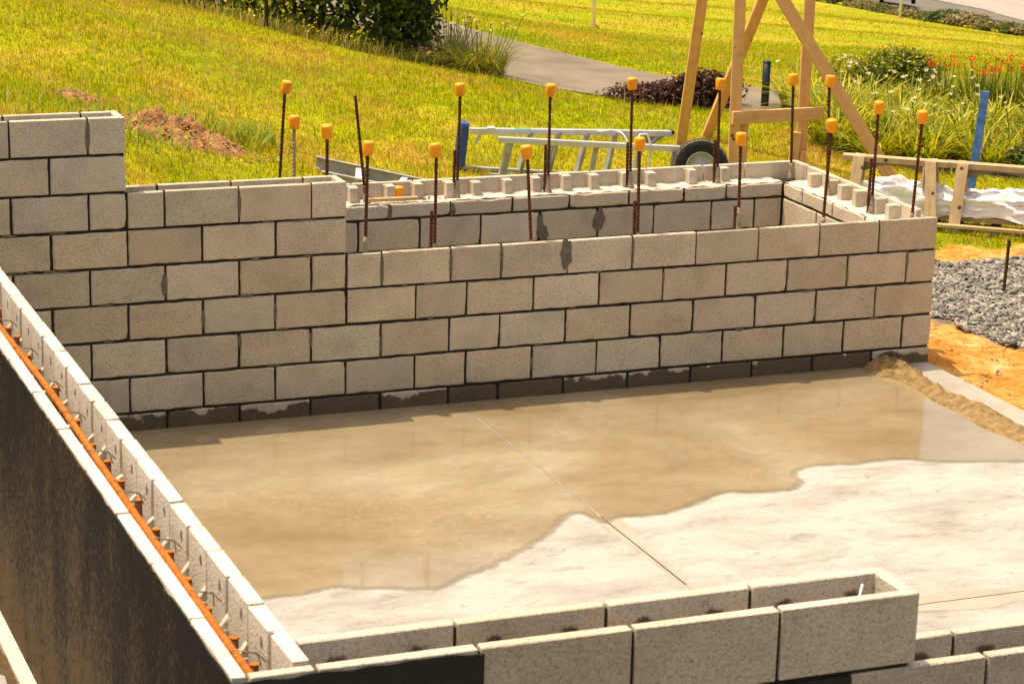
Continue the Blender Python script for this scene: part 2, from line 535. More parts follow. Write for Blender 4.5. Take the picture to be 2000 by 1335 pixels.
# ------------------------------------------------------------------ terrain
ANCH=np.array([(.5,-4,-.07),(3,-4,-.1),(6,-4,-.15),(.5,-1,-.07),(2,0,-.07),(4,0,-.07),(6,1,-.1),(1,2,-.05),(3,2,-.05),(2.5,3.2,-.03),(4,3.5,-.02),(6,4,-.02),
(0,2.5,.02),(-1.5,2.5,.1),(-3,2.5,.28),(-4.2,2.5,.52),(-5,1,.72),(-6,.8,.9),(-7,2,1.0),(-9,2,1.15),(-6.3,-4,.70),(-6.3,-5,.68),(-8,-4,.7),(-9,-9,.5),(-6,-9,.4),(-2,-9,.0),(3,-9,-.2),
(1,5,.08),(-1,5,.2),(-3,5,.5),(3,5.5,.05),
(-4.05,8.5,1.1),(-1.86,12.13,.64),(-.65,10.77,.52),(-.04,10.05,.35),(.81,9.2,.26),(2.64,12.02,0),(1.67,9.71,.05),(2.84,9.96,.05),(1.94,8.5,.11),(5.69,10.13,-0.06),(9.77,17.01,-0.92),(15.9,27.33,-2.34),(25.1,42.8,-4.53),(39.52,66.8,-7.93),(3.64,12.89,-0.13),(5.89,17.91,-0.73),(7.64,22.6,-1.32),(13.66,35.25,-2.97),(24.3,58.97,-5.92),(7.93,11.08,-0.28),(14.58,21.07,-1.75),(25.67,37.71,-4.34),(41.2,61.01,-7.87),(6.36,14.34,-0.43),(15.68,32.04,-2.8),(28.71,56.82,-6.07),(40.78,75.3,-8.44),(56.47,95.11,-11.58),(64.88,101.67,-12.58),(64.45,95.99,-12.63),(3.59,17.77,-0.31),(7.52,26.98,-1.44),
(3.87,7.14,.1),(5.72,7.75,.05),(-4.23,7.52,.9),(-4.75,4.56,.92),(-2.22,7.06,.48),
(-15,25,1.0),(-5,30,.3),(-30,5,2),(-20,-20,.5),(15,-15,-1),(30,0,-2.5),(15,10,-.6),(60,30,-9),(75,100,-13),(0,80,-5),(-30,60,-1),(100,100,-13),(200,200,-13),(-100,150,-5),(-200,0,-2),(0,-200,-4),(200,-150,-8),(0,300,-9),(300,0,-9),(-150,-150,-3)],float)
def _U(r): return np.where(r>1e-9,r*r*np.log(np.maximum(r,1e-9)),0)
def _solve():
    n=len(ANCH);P=np.c_[np.ones(n),ANCH[:,:2]]
    r=np.hypot(ANCH[:,None,0]-ANCH[None,:,0],ANCH[:,None,1]-ANCH[None,:,1])
    A=np.zeros((n+3,n+3));A[:n,:n]=_U(r)+np.eye(n)*.05;A[:n,n:]=P;A[n:,:n]=P.T
    return np.linalg.solve(A,np.r_[ANCH[:,2],0,0,0])
_W=_solve()
def ht(x,y):
    x=np.asarray(x,float);y=np.asarray(y,float);s=x.shape
    x=x.ravel();y=y.ravel();o=np.full(len(x),_W[-3])+_W[-2]*x+_W[-1]*y
    for i,(a,b,_) in enumerate(ANCH): o+=_W[i]*_U(np.hypot(x-a,y-b))
    return o.reshape(s)


def frac_noise(x, y, s, seed=0.0):
    return mnoise.fractal(Vector((x * s + seed, y * s - seed, seed * 0.37)), 1.0, 2.0, 4)

def pip(px, py, poly):
    px = np.asarray(px); py = np.asarray(py)
    ins = np.zeros(px.shape, bool)
    n = len(poly)
    for i in range(n):
        x0, y0 = poly[i]; x1, y1 = poly[(i + 1) % n]
        c = ((y0 > py) != (y1 > py)) & (px < (x1 - x0) * (py - y0) / (y1 - y0 + 1e-12) + x0)
        ins ^= c
    return ins

def wob(x, y):
    """smooth cheap waviness for natural borders"""
    return 0.09 * np.sin(3.1 * x + 1.3) + 0.06 * np.sin(7.3 * x - 2.0 * y) + 0.05 * np.sin(13.0 * x + 5 * y) + 0.04 * np.sin(9.1 * y + 2.1 * x)

PATH = [(1.2, 24), (3.0, 24), (2.36, 17), (2.36, 15.4), (2.42, 13.6), (2.64, 12.0), (2.79, 11.0), (2.95, 10.1), (3.25, 9.55), (3.5, 9.2), (3.62, 8.6), (3.5, 7.9), (3.2, 7.45),
        (2.92, 7.34), (2.05, 8.16), (1.58, 8.51), (0.99, 8.74), (0.66, 9.2), (0.55, 10.0), (0.5, 11.0), (0.5, 13.0), (0.6, 17.0)]
BED = [(2.62, 5.75), (3.2, 4.95), (4.2, 4.3), (5.3, 4.5), (5.6, 6.6), (5.0, 7.6), (4.6, 8.6), (3.9, 8.5), (3.62, 8.0), (3.2, 7.3), (2.75, 6.7)]
HEDGEBED = [(-2.35, 14.0), (-1.75, 12.0), (-1.2, 10.35), (-0.6, 9.95), (0.0, 9.82), (0.5, 9.5), (0.75, 9.05), (0.72, 9.6), (0.5, 10.6), (-0.3, 12.0), (-1.2, 14.0)]
GRAV = [(1.2, 2.30), (1.6, 2.42), (2.27, 2.42), (3.4, 2.35), (5.0, 2.2), (5.2, 0.2), (3.0, -0.7), (1.9, -0.45), (1.2, 0.0), (0.87, 0.32), (0.72, 0.68), (0.70, 1.0), (0.50, 1.25), (0.35, 1.7), (0.6, 2.1)]
FOOT = (-6.3, 0.0, -7.2, 1.8)

def site_at(x, y):  # mostly unseen ground behind the camera, turned to dark soil to cut yellow bounce
    site = np.maximum(-7.0 - y, np.minimum(-6.0 - x, 0.2 - y)) + wob(x, y) * 2
    return np.minimum(site, 14.0 - np.hypot(x + 5, y + 9))

def dirt_at(x, y):
    e = 2.72 + wob(x, y) - y
    e = np.minimum(e, x + 0.35)
    e = np.maximum(np.minimum(e, y + 14.0), site_at(x, y))
    return np.clip(e / 0.12 + 0.5, 0, 1)

gx = np.unique(np.round(np.concatenate([np.arange(-9, 9.001, 0.1), 9 * 1.045 ** np.arange(1, 88), -9 * 1.06 ** np.arange(1, 66)]), 3))
gy = np.unique(np.round(np.concatenate([np.arange(-9, 14.001, 0.1), 14 * 1.04 ** np.arange(1, 88), -9 * 1.06 ** np.arange(1, 66)]), 3))
GX, GY = np.meshgrid(gx, gy)
GZ = ht(GX, GY)
dm = dirt_at(GX, GY)
bump_d = 0.012 * np.sin(23 * GX + 3 * np.sin(11 * GY)) * np.sin(19 * GY + 2.3 * np.sin(17 * GX)) + 0.006 * rng.standard_normal(GX.shape)
near = (np.abs(GX) < 9) & (GY > -9) & (GY < 14)
GZ = GZ + np.where(near, bump_d * (0.35 + 0.65 * dm), 0)
nyv, nxv = GX.shape
idx = np.arange(nxv * nyv).reshape(nyv, nxv)
q = np.stack([idx[:-1, :-1], idx[:-1, 1:], idx[1:, 1:], idx[1:, :-1]], -1).reshape(-1, 4)
cx = 0.25 * (GX[:-1, :-1] + GX[:-1, 1:] + GX[1:, 1:] + GX[1:, :-1]).ravel()
cy = 0.25 * (GY[:-1, :-1] + GY[:-1, 1:] + GY[1:, 1:] + GY[1:, :-1]).ravel()
hole = (cx > FOOT[0]) & (cx < FOOT[1]) & (cy > FOOT[2]) & (cy < FOOT[3])
mask = np.zeros((nxv * nyv, 3), np.float32)
mask[:, 0] = dm.ravel()
mask[:, 1] = (pip(GX, GY, BED) | pip(GX, GY, HEDGEBED) | (site_at(GX, GY) > 0)).ravel()
mask[:, 2] = pip(GX, GY, GRAV).ravel()
gme = np_mesh("ground", np.stack([GX, GY, GZ], -1).reshape(-1, 3), q[~hole], mask)
gme.polygons.foreach_set("use_smooth", np.ones(len(gme.polygons), bool))

def ground_mat():
    m, nt, b, _ = new_mat('lawn_and_dirt')
    v, _r, raw = coords(nt, jitter=False)
    at = N(nt, "ShaderNodeAttribute", attribute_name="Col")
    sp = N(nt, "ShaderNodeSeparateColor"); nt.links.new(at.outputs["Color"], sp.inputs[0])
    a = noise_tex(nt, v, 0.55, 5, 0.6, 0.4)
    f = noise_tex(nt, v, 7.0, 4, 0.7)
    ff = noise_tex(nt, v, 40.0, 3, 0.7)
    g = ramp(nt, a, [(0.34, (0.22, 0.285, 0.010)), (0.49, (0.34, 0.345, 0.012)), (0.58, (0.42, 0.325, 0.030)), (0.69, (0.45, 0.28, 0.06))])
    g2 = ramp(nt, f, [(0.30, 0.66), (0.55, 1.0), (0.75, 1.22)])
    g = mixc(nt, 1.0, g, g2, 'MULTIPLY')
    g = mixc(nt, 1.0, g, ramp(nt, ff, [(0.3, 0.75), (0.7, 1.2)]), 'MULTIPLY')
    d1 = noise_tex(nt, v, 3.0, 6, 0.65, 0.6)
    d2 = noise_tex(nt, v, 24.0, 4, 0.7)
    d = ramp(nt, d1, [(0.32, (0.40, 0.145, 0.028)), (0.46, (0.52, 0.22, 0.05)), (0.56, (0.56, 0.30, 0.095)), (0.66, (0.60, 0.42, 0.22))])
    d = mixc(nt, 1.0, d, ramp(nt, d2, [(0.32, 0.50), (0.5, 1.0), (0.7, 1.15)]), 'MULTIPLY')
    c = mixc(nt, sp.outputs[0], g, d)
    c = mixc(nt, sp.outputs[1], c, mixc(nt, d2, (0.05, 0.032, 0.018), (0.15, 0.10, 0.055)))
    c = mixc(nt, sp.outputs[2], c, mixc(nt, d2, (0.07, 0.065, 0.055), (0.20, 0.18, 0.15)))
    nt.links.new(c, b.inputs["Base Color"])
    b.inputs["Roughness"].default_value = 0.97
    b.inputs["Specular IOR Level"].default_value = 0.1
    bump(nt, b, math_n(nt, 'ADD', d2, f), 0.6, 0.02)
    return m
setp(link("ground", gme, ground_mat()), "uneven lawn with bare orange dirt beside the building pad", "ground", kind="structure")

def sheet(name, poly, mat, off, step=0.25, label=None):
    """flat-lying sheet that follows the ground"""
    bm = bmesh.new()
    f = bm.faces.new([bm.verts.new((x, y, 0)) for x, y in poly])
    xs = [p[0] for p in poly]; ys = [p[1] for p in poly]
    for ax, lo, hi in ((0, min(xs), max(xs)), (1, min(ys), max(ys))):
        t = lo + step
        while t < hi:
            co = Vector((t, 0, 0)) if ax == 0 else Vector((0, t, 0))
            no = Vector((1, 0, 0)) if ax == 0 else Vector((0, 1, 0))
            bmesh.ops.bisect_plane(bm, geom=bm.verts[:] + bm.edges[:] + bm.faces[:], plane_co=co, plane_no=no)
            t += step
    vs = np.array([v.co[:2] for v in bm.verts])
    zz = ht(vs[:, 0], vs[:, 1])
    for v, z in zip(bm.verts, zz):
        v.co.z = z + off
    me = bpy.data.meshes.new(name); bm.to_mesh(me); bm.free()
    if me.polygons and me.polygons[0].normal.z < 0:
        me.flip_normals()
    o = link(name, me, mat)
    setp(o, label, name, kind="structure")
    return o

def smooth_poly(poly, sub=4, jit=0.0):
    """closed Catmull-Rom outline"""
    n = len(poly); out = []
    for i in range(n):
        p0, p1, p2, p3 = [Vector(poly[(i + k - 1) % n]).to_2d() for k in range(4)]
        for s in range(sub):
            t = s / sub
            p = 0.5 * ((2 * p1) + (p2 - p0) * t + (2 * p0 - 5 * p1 + 4 * p2 - p3) * t * t + (3 * p1 - p0 - 3 * p2 + p3) * t ** 3)
            j = jit if s else 0
            out.append((p.x + random.uniform(-j, j), p.y + random.uniform(-j, j)))
    return out

sheet("path", smooth_poly(PATH, 3, 0.012), M['asphalt'], 0.012, 0.3, "sun bleached asphalt path curving round the hedge")
ROAD = [(42.5, 52), (43.3, 62), (44.2, 67.6), (47.5, 76.5), (50.5, 84.8), (51.2, 90), (50.5, 98), (51, 108), (58, 114), (62.6, 104), (64.6, 99.5), (64.0, 93), (60.3, 82), (56, 70), (52, 52)]
sheet("road", ROAD, M['road'], 0.03, 2.0, "grey road beyond the far row of shrubs")
sheet("pavement", [(58, 114), (62.2, 104), (64.2, 99.5), (63.6, 93), (59.9, 82), (55.8, 70), (64, 68), (69, 84), (73, 98), (71, 108), (66, 118)], M['paving'], 0.06, 2.0, "pale pavement strip on the far side of the road")

# ------------------------------------------------------------------ slab
slab = bpy.data.objects.new("concrete_slab", None); COL.objects.link(slab)
setp(slab, "new concrete floor slab between the block walls, partly under water", "slab", kind="structure")
JX, JY = -3.04, -3.50
G = 0.0035
for (x0, x1, y0, y1) in ((-6.10, JX - G, JY + G, 0.002), (JX + G, -0.012, JY + G, 0.002), (-6.10, JX - G, -7.03, JY - G), (JX + G, -0.012, -7.03, JY - G)):
    b_ = MB(); b_.box(x0, x1, y0, y1, -0.10, 0.0)
    b_.build("slab_panel", M['slab'], slab, bevel=0.003)
b_ = MB(); b_.box(-6.1, -0.02, -7.03, 0.0, -0.14, -0.012)
b_.build("joint_filler", simple('joint_slurry', (0.50, 0.40, 0.24), 0.9, var=0.3, scale=8, bs=0.2), slab)

WET = [(-6.098, 0.0), (-6.098, -2.25), (-5.6, -2.42), (-5.2, -2.56), (-4.873, -2.553), (-4.696, -2.551), (-4.56, -2.509), (-4.416, -2.581), (-4.229, -2.653), (-4.103, -2.654), (-3.974, -2.581), (-3.828, -2.497), (-3.657, -2.383), (-3.403, -2.171), (-3.192, -1.946), (-3.113, -1.932), (-3.075, -2.017), (-3.045, -2.08),
       (-2.997, -2.046), (-2.757, -2.05), (-2.538, -1.975), (-2.311, -1.857), (-2.148, -1.882), (-1.959, -1.915), (-1.838, -1.826), (-1.81, -1.713), (-1.697, -1.607), (-1.427, -1.636), (-1.168, -1.625), (-0.973, -1.73), (-0.537, -1.862), (-0.42, -1.9), (-0.30, -1.2), (-0.26, -0.6), (-0.24, 0.0)]
STRIP = [(-3.09, -1.98), (-3.078, -2.234), (-3.062, -2.68), (-3.048, -2.98), (-3.035, -3.3), (-3.02, -3.0), (-2.992, -2.645), (-2.975, -2.318), (-2.97, -2.0)]
DAMP = [(-2.6, -3.47), (-2.35, -3.44), (-2.093, -3.415), (-1.923, -3.40), (-1.576, -3.45), (-1.2, -3.47), (-0.9, -3.5), (-1.2, -3.56), (-1.659, -3.584), (-1.873, -3.63), (-2.181, -3.57), (-2.5, -3.53)]
def flat(name, poly, z, mat, cut=None):
    bm = bmesh.new()
    bm.faces.new([bm.verts.new((x, y, z)) for x, y in poly])
    bmesh.ops.triangulate(bm, faces=bm.faces[:])
    bmesh.ops.recalc_face_normals(bm, faces=bm.faces[:])
    me = bpy.data.meshes.new(name); bm.to_mesh(me); bm.free()
    if me.polygons[0].normal.z < 0: me.flip_normals()
    return link(name, me, mat)
wp = []
sm = smooth_poly(WET, 6, 0.006)
for x, y in sm:
    wp.append((min(max(x, -6.098), -0.2), min(y, -0.0005)))
# the film is split by the saw cut so the pale line shows in it
def clip_x(poly, X, keep_left):
    out = []
    n = len(poly)
    for i in range(n):
        a, b2 = poly[i], poly[(i + 1) % n]
        ia = (a[0] <= X) == keep_left; ib = (b2[0] <= X) == keep_left
        if ia: out.append(a)
        if ia != ib:
            t = (X - a[0]) / (b2[0] - a[0]); out.append((X, a[1] + (b2[1] - a[1]) * t))
    return out
pud = bpy.data.objects.new("puddle", None); COL.objects.link(pud)
setp(pud, "shallow brown puddle of water covering the far half of the slab", "water", kind="structure")
def seg_dist(px, py, poly):
    d = np.full(px.shape, 1e9)
    for (x0, y0), (x1, y1) in zip(poly, poly[1:] + poly[:1]):
        vx, vy = x1 - x0, y1 - y0
        t = np.clip(((px - x0) * vx + (py - y0) * vy) / (vx * vx + vy * vy + 1e-12), 0, 1)
        d = np.minimum(d, np.hypot(px - x0 - t * vx, py - y0 - t * vy))
    return d
for xa, xb in ((-6.098, JX - 0.006), (JX + 0.006, -0.2)):
    ux = np.linspace(xa, xb, int((xb - xa) / 0.035)); uy = np.linspace(-3.05, -0.0005, 88)
    UX, UY = np.meshgrid(ux, uy)
    sd = seg_dist(UX, UY, wp); sd = np.where(pip(UX, UY, wp), sd, -sd)
    # borders against the walls are not drying edges
    sd = np.where((UX < -6.0) & (UY > -2.2), 0.3, sd); sd = np.where((UY > -0.25), 0.3, sd); sd = np.where((UX > -0.5) & (UY > -1.7), 0.3, sd)
    ii = np.arange(UX.size).reshape(UX.shape)
    Q = np.stack([ii[:-1, :-1], ii[:-1, 1:], ii[1:, 1:], ii[1:, :-1]], -1)
    keep = np.maximum.reduce([sd[:-1, :-1], sd[:-1, 1:], sd[1:, 1:], sd[1:, :-1]]) > -0.14
    cc = np.zeros((UX.size, 3)); cc[:, 0] = np.clip(0.5 + sd.ravel() / 0.24, 0, 1)
    o = link("water_film", np_mesh("water_film", np.stack([UX, UY, np.full(UX.shape, 0.0018)], -1).reshape(-1, 3), Q[keep], cc), M['puddle'], pud)
o = flat("damp_strip", smooth_poly(STRIP, 5, 0.003), 0.0009, M['damp']); o.parent = slab
o = flat("damp_strip", smooth_poly([(-0.24, -0.01), (-0.03, -0.01), (-0.022, -0.25), (-0.05, -0.6), (-0.024, -1.0), (-0.05, -1.6), (-0.03, -2.2), (-0.12, -3.0), (-0.2, -3.4), (-0.35, -2.4), (-0.3, -1.2)], 6, 0.008), 0.0009, M['damp']); o.parent = slab
o = flat("damp_strip", smooth_poly(DAMP, 5, 0.004), 0.0009, M['damp']); o.parent = slab
b_ = MB(); b_.box(JX - 0.0035, JX + 0.0035, -2.96, -2.0, 0.0004, 0.0014)
b_.box(-2.7, -0.5, JY - 0.003, JY + 0.003, 0.0004, 0.0014)
b_.build("saw_cut", M['mortar'], slab)

# wet sand ridge along the open slab edge
def ridge():
    ny, nx = 170, 26
    vs = []
    for j in range(ny):
        y = -0.004 - 3.8 * j / (ny - 1)
        c0 = -0.30 + 0.02 * math.sin(y * 3.1) - 0.035 * max(0, -y - 0.9) + 0.012 * math.sin(y * 11)
        w = 0.105 + 0.02 * math.sin(y * 5 + 1) + (0.05 if y > -0.25 else 0)
        hmax = (0.052 + (0.035 * max(0, 1 + y / 0.4))) * min(1.0, (y + 3.82) / 0.7)
        for i in range(nx):
            t = i / (nx - 1) * 2 - 1
            x = c0 + w * t
            prof = max(0.0, 1 - abs(t) ** 1.8)
            n1 = mnoise.fractal(Vector((x * 16, y * 16, 3.3)), 1.0, 2.0, 4)
            n2 = mnoise.fractal(Vector((x * 45, y * 45, 9.3)), 1.0, 2.0, 3)
            rough = 1.0 if t > -0.25 else 0.35
            z = prof * hmax * (0.8 + 0.5 * n1 * rough) + prof * 0.014 * n2 * rough - (0.006 if abs(t) > 0.96 else 0)
            vs.append((x, y, z - 0.002))
    q = [(j * nx + i, j * nx + i + 1, (j + 1) * nx + i + 1, (j + 1) * nx + i) for j in range(ny - 1) for i in range(nx - 1)]
    me = bpy.data.meshes.new("sand_ridge"); me.from_pydata(vs, [], q)
    me.update()
    if me.polygons[0].normal.z < 0: me.flip_normals()
    me.polygons.foreach_set("use_smooth", [True] * len(me.polygons))
    return setp(link("sand_ridge", me, M['sand']), "lumpy ridge of wet brown sand along the open right edge of the slab", "sand")
ridge()

# ------------------------------------------------------------------ block walls
CACHE = {}
def solid_block(w, h, d, var, mk='b'):
    """body of a laid block: front face on y=0, length along x, centred; z from 0"""
    k = ('s', round(w, 3), round(h, 3), round(d, 3), var, mk)
    if k not in CACHE:
        nl = max(4, int(w / 0.045)); nh = 4
        ring = [(-w / 2 + w * i / nl, 0.0) for i in range(nl)] + [(w / 2, h * i / nh) for i in range(nh)] + [(w / 2 - w * i / nl, h) for i in range(nl)] + [(-w / 2, h - h * i / nh) for i in range(nh)]
        n = len(ring); A = []; B_ = []; C_ = []
        for (x, z) in ring:
            corner = abs(abs(x) - w / 2) < 1e-6 and (z < 1e-6 or abs(z - h) < 1e-6)
            ch = random.uniform(0.0, 0.0022) + (random.random() ** 4) * (0.010 if corner else 0.005)
            sx = -math.copysign(1, x) if abs(abs(x) - w / 2) < 1e-6 else 0
            sz = 1 if z < 1e-6 else (-1 if abs(z - h) < 1e-6 else 0)
            bx = x + sx * ch * 0.7; bz = z + sz * ch * 0.7
            ins = 0.0045 + ch
            A.append((bx + (sx * ins), random.uniform(-0.0004, 0.0004), bz + (sz * ins)))
            B_.append((bx, 0.004 + ch * 0.5, bz)); C_.append((x, d, z))
        m_ = MB()
        fs = [tuple(range(n))] + [tuple(2 * n + q for q in reversed(range(n)))]
        for q in range(n):
            q2 = (q + 1) % n
            fs += [(n + q, n + q2, q2, q), (2 * n + q, 2 * n + q2, n + q2, n + q)]
        m_.add(A + B_ + C_, fs)
        CACHE[k] = m_.mesh("block")
    return CACHE[k]

def hollow_block(w, h, var, mk='b', shell=0.034, closed_l=False, closed_r=False, shift=0.0, webtop=0.0):
    """two face shells joined by webs; length along x, 0.2 deep in y"""
    k = ('h', round(w, 3), round(h, 3), var, mk, closed_l, closed_r, shift, webtop)
    if k not in CACHE:
        D = 0.198
        b = MB()
        b.box(-w / 2, w / 2, 0, shell, 0, h)
        b.box(-w / 2 + shift, w / 2 + shift, D - shell, D, 0, h)
        ht_ = h - webtop
        if closed_r: b.box(w / 2 - 0.036, w / 2, shell - 0.001, D - shell + 0.001, 0, h - 0.001)
        else: b.box(w / 2 - 0.04, w / 2 - 0.008, shell - 0.001, D - shell + 0.001, 0, ht_ - 0.06)
        if closed_l: b.box(-w / 2, -w / 2 + 0.036, shell - 0.001, D - shell + 0.001, 0, h - 0.001)
        else: b.box(-w / 2 + 0.008, -w / 2 + 0.04, shell - 0.001, D - shell + 0.001, 0, ht_ - 0.06)
        if w > 0.3: b.box(-0.016, 0.016, shell - 0.001, D - shell + 0.001, 0, ht_ - 0.06)
        CACHE[k] = b.mesh("block", 0.003, 0.0009)
    return CACHE[k]

def run(parent, z0, h, joints, put, gap=0.013):
    """lay one course: joints from left to right"""
    js = sorted(joints)
    for a, b in zip(js[:-1], js[1:]):
        put((a + b) / 2 + random.uniform(-0.0012, 0.0012), z0 + gap / 2 + random.uniform(-0.0012, 0.0012), round((b - a - gap) / 0.01) * 0.01 + (-0.003 if random.random() < 0.3 else 0.0), h - gap, random.randrange(6), a, b)

# --- far wall -----------------------------------------------------------
far = empty("block_wall", (-3.15, 0.1, 0.0), "stepped grey concrete block wall along the far side of the slab", "block wall", "unfinished concrete block walls")

OFF = Vector((-3.15, 0.1, 0.0))
def put_far(mat):
    def f(xc, z, w, h, var, a, b):
        o = link("block", solid_block(w, h, 0.19, var, mat.name), mat, far)
        o.location = Vector((xc, random.uniform(-0.0015, 0.0015), z)) - OFF
        o.rotation_euler = (0, random.uniform(-0.0025, 0.0025), 0)
    return f
def odd(l, r): 
    base = [0, -.4, -.8, -1.2, -1.6, -2.0, -2.4, -2.8, -3.1, -3.5, -3.9, -4.3, -4.7, -5.1, -5.5, -5.9, -6.3]
    return [x for x in base if l - 1e-6 <= x <= r + 1e-6]
def even(l, r):
    base = [0, -.2, -.6, -1.0, -1.4, -1.8, -2.2, -2.6, -3.0, -3.3, -3.7, -4.1, -4.5, -4.9, -5.3, -5.7, -6.1, -6.3]
    return [x for x in base if l - 1e-6 <= x <= r + 1e-6]
run(far, -0.1, 0.2, odd(-6.3, 0), put_far(M['block_damp']))
run(far, 0.1, 0.2, even(-6.3, 0), put_far(M['block']))
run(far, 0.3, 0.2, odd(-6.3, 0), put_far(M['block']))
run(far, 0.5, 0.2, even(-6.3, 0), put_far(M['block']))
# course at 0.7: solid under the tall part, thin face shells round the chamber
run(far, 0.7, 0.2, odd(-6.3, -3.9) + [-3.7], put_far(M['block']))
def put_shell(xc, z, w, h, var, a, b):
    k = ('shell', round(w, 3), var)
    if k not in CACHE:
        m_ = MB().box(-w / 2, w / 2, 0, 0.034, 0, h)
        for wx in ((-0.1, 0.1) if w > 0.3 else (0.0,)):
            m_.box(wx - 0.02, wx + 0.02, 0.033, 0.075, 0.09, h - 0.012 - 0.01 * random.random())
        CACHE[k] = m_.mesh("block", 0.004, 0.0012)
    o = link("block", CACHE[k], M['block'], far)
    o.location = Vector((xc, random.uniform(-0.0015, 0.0015), z)) - OFF
run(far, 0.7, 0.2, [-3.7] + [x for x in odd(-3.5, 0)], put_shell)
run(far, 0.9, 0.2, even(-6.3, -3.7), put_far(M['block']))
def put_hollow(xc, z, w, h, var, a, b, last=None):
    o = link("block", hollow_block(w, h, var, closed_r=(last is not None and abs(b - last) < 1e-6)), M['block'], far)
    o.location = Vector((xc, random.uniform(-0.0015, 0.0015), z)) - OFF
run(far, 1.1, 0.2, [x for x in odd(-4.9, -3.9)] + [-4.9, -3.7], lambda *a: put_hollow(*a, last=-3.7))
run(far, 1.1, 0.2, [-6.3, -5.9, -5.5, -5.1, -4.9], put_far(M['block']))
run(far, 1.3, 0.2, even(-6.3, -4.9), put_far(M['block']))
run(far, 1.5, 0.2, [-6.3, -5.9, -5.5, -5.1, -4.9], lambda *a: put_hollow(*a, last=-4.9))
mb = MB()
mb.box(-6.295, -0.012, 0.013, 0.178, -0.1, 0.694)
mb.box(-6.295, -3.712, 0.014, 0.177, 0.69, 1.096)
mb.box(-6.295, -4.912, 0.015, 0.176, 1.09, 1.496)
mb.box(-3.712, -0.012, 0.0135, 0.030, 0.69, 0.893)
mb.box(-6.29, -3.71, 0.0145, 0.030, 1.09, 1.293)
mb.box(-6.29, -4.91, 0.0155, 0.030, 1.49, 1.693)
mb.box(-4.90, -3.70, 0.170, 0.185, 1.09, 1.293)
mb.box(-6.29, -4.91, 0.171, 0.184, 1.49, 1.690)
mo = mb.build("mortar", M['mortar'], far); mo.location = -OFF

def smear(parent, off, p, w, h, normal_y=-1, mat='mortar_wet'):
    """slapped-on patch of wet mortar on a wall face"""
    vs = [(0, 0, 0)]; n = 14
    for k in range(n):
        an = 2 * math.pi * k / n
        r = 1 + 0.25 * random.uniform(-1, 1)
        vs.append((math.cos(an) * w / 2 * r, 0, math.sin(an) * h / 2 * r))
    vs[0] = (0, 0.006 * normal_y, 0)
    fs = [(0, 1 + (k + 1) % n, 1 + k) for k in range(n)]
    me = bpy.data.meshes.new("mortar_smear"); me.from_pydata(vs, [], fs); me.update()
    o = link("mortar_smear", me, M[mat], parent)
    o.location = Vector(p) - off
for px_, pz_, w_, h_ in ((-2.41, 0.82, 0.065, 0.17), (-2.80, 0.80, 0.02, 0.15), (-3.10, 0.80, 0.02, 0.15), (-3.50, 0.80, 0.02, 0.14), (-2.0, 0.80, 0.014, 0.15), (-5.1, 1.6, 0.02, 0.17), (-4.71, 0.80, 0.03, 0.12), (-4.3, 1.2, 0.016, 0.15)):
    smear(far, OFF, (px_, -0.0035, pz_), w_, h_)

rj = random.Random(5)
for k_ in range(34):
    lev = rj.choice((0.3, 0.5, 0.7, 0.9, 1.1)); xr = rj.uniform(-6.1, -0.1) if lev < 0.85 else rj.uniform(-6.1, -3.8)
    smear(far, OFF, (xr, 0.0035, lev + rj.uniform(-0.004, 0.004)), rj.uniform(0.03, 0.11), rj.uniform(0.010, 0.020))
for k_ in range(16):
    lev = rj.choice((0.2, 0.4, 0.6, 0.8)); base_ = odd(-6.3, 0) if lev in (0.4, 0.8) else even(-6.3, 0)
    smear(far, OFF, (rj.choice(base_[1:-1]) + rj.uniform(-0.003, 0.003), 0.0035, lev + rj.uniform(-0.05, 0.05)), rj.uniform(0.012, 0.022), rj.uniform(0.05, 0.13))

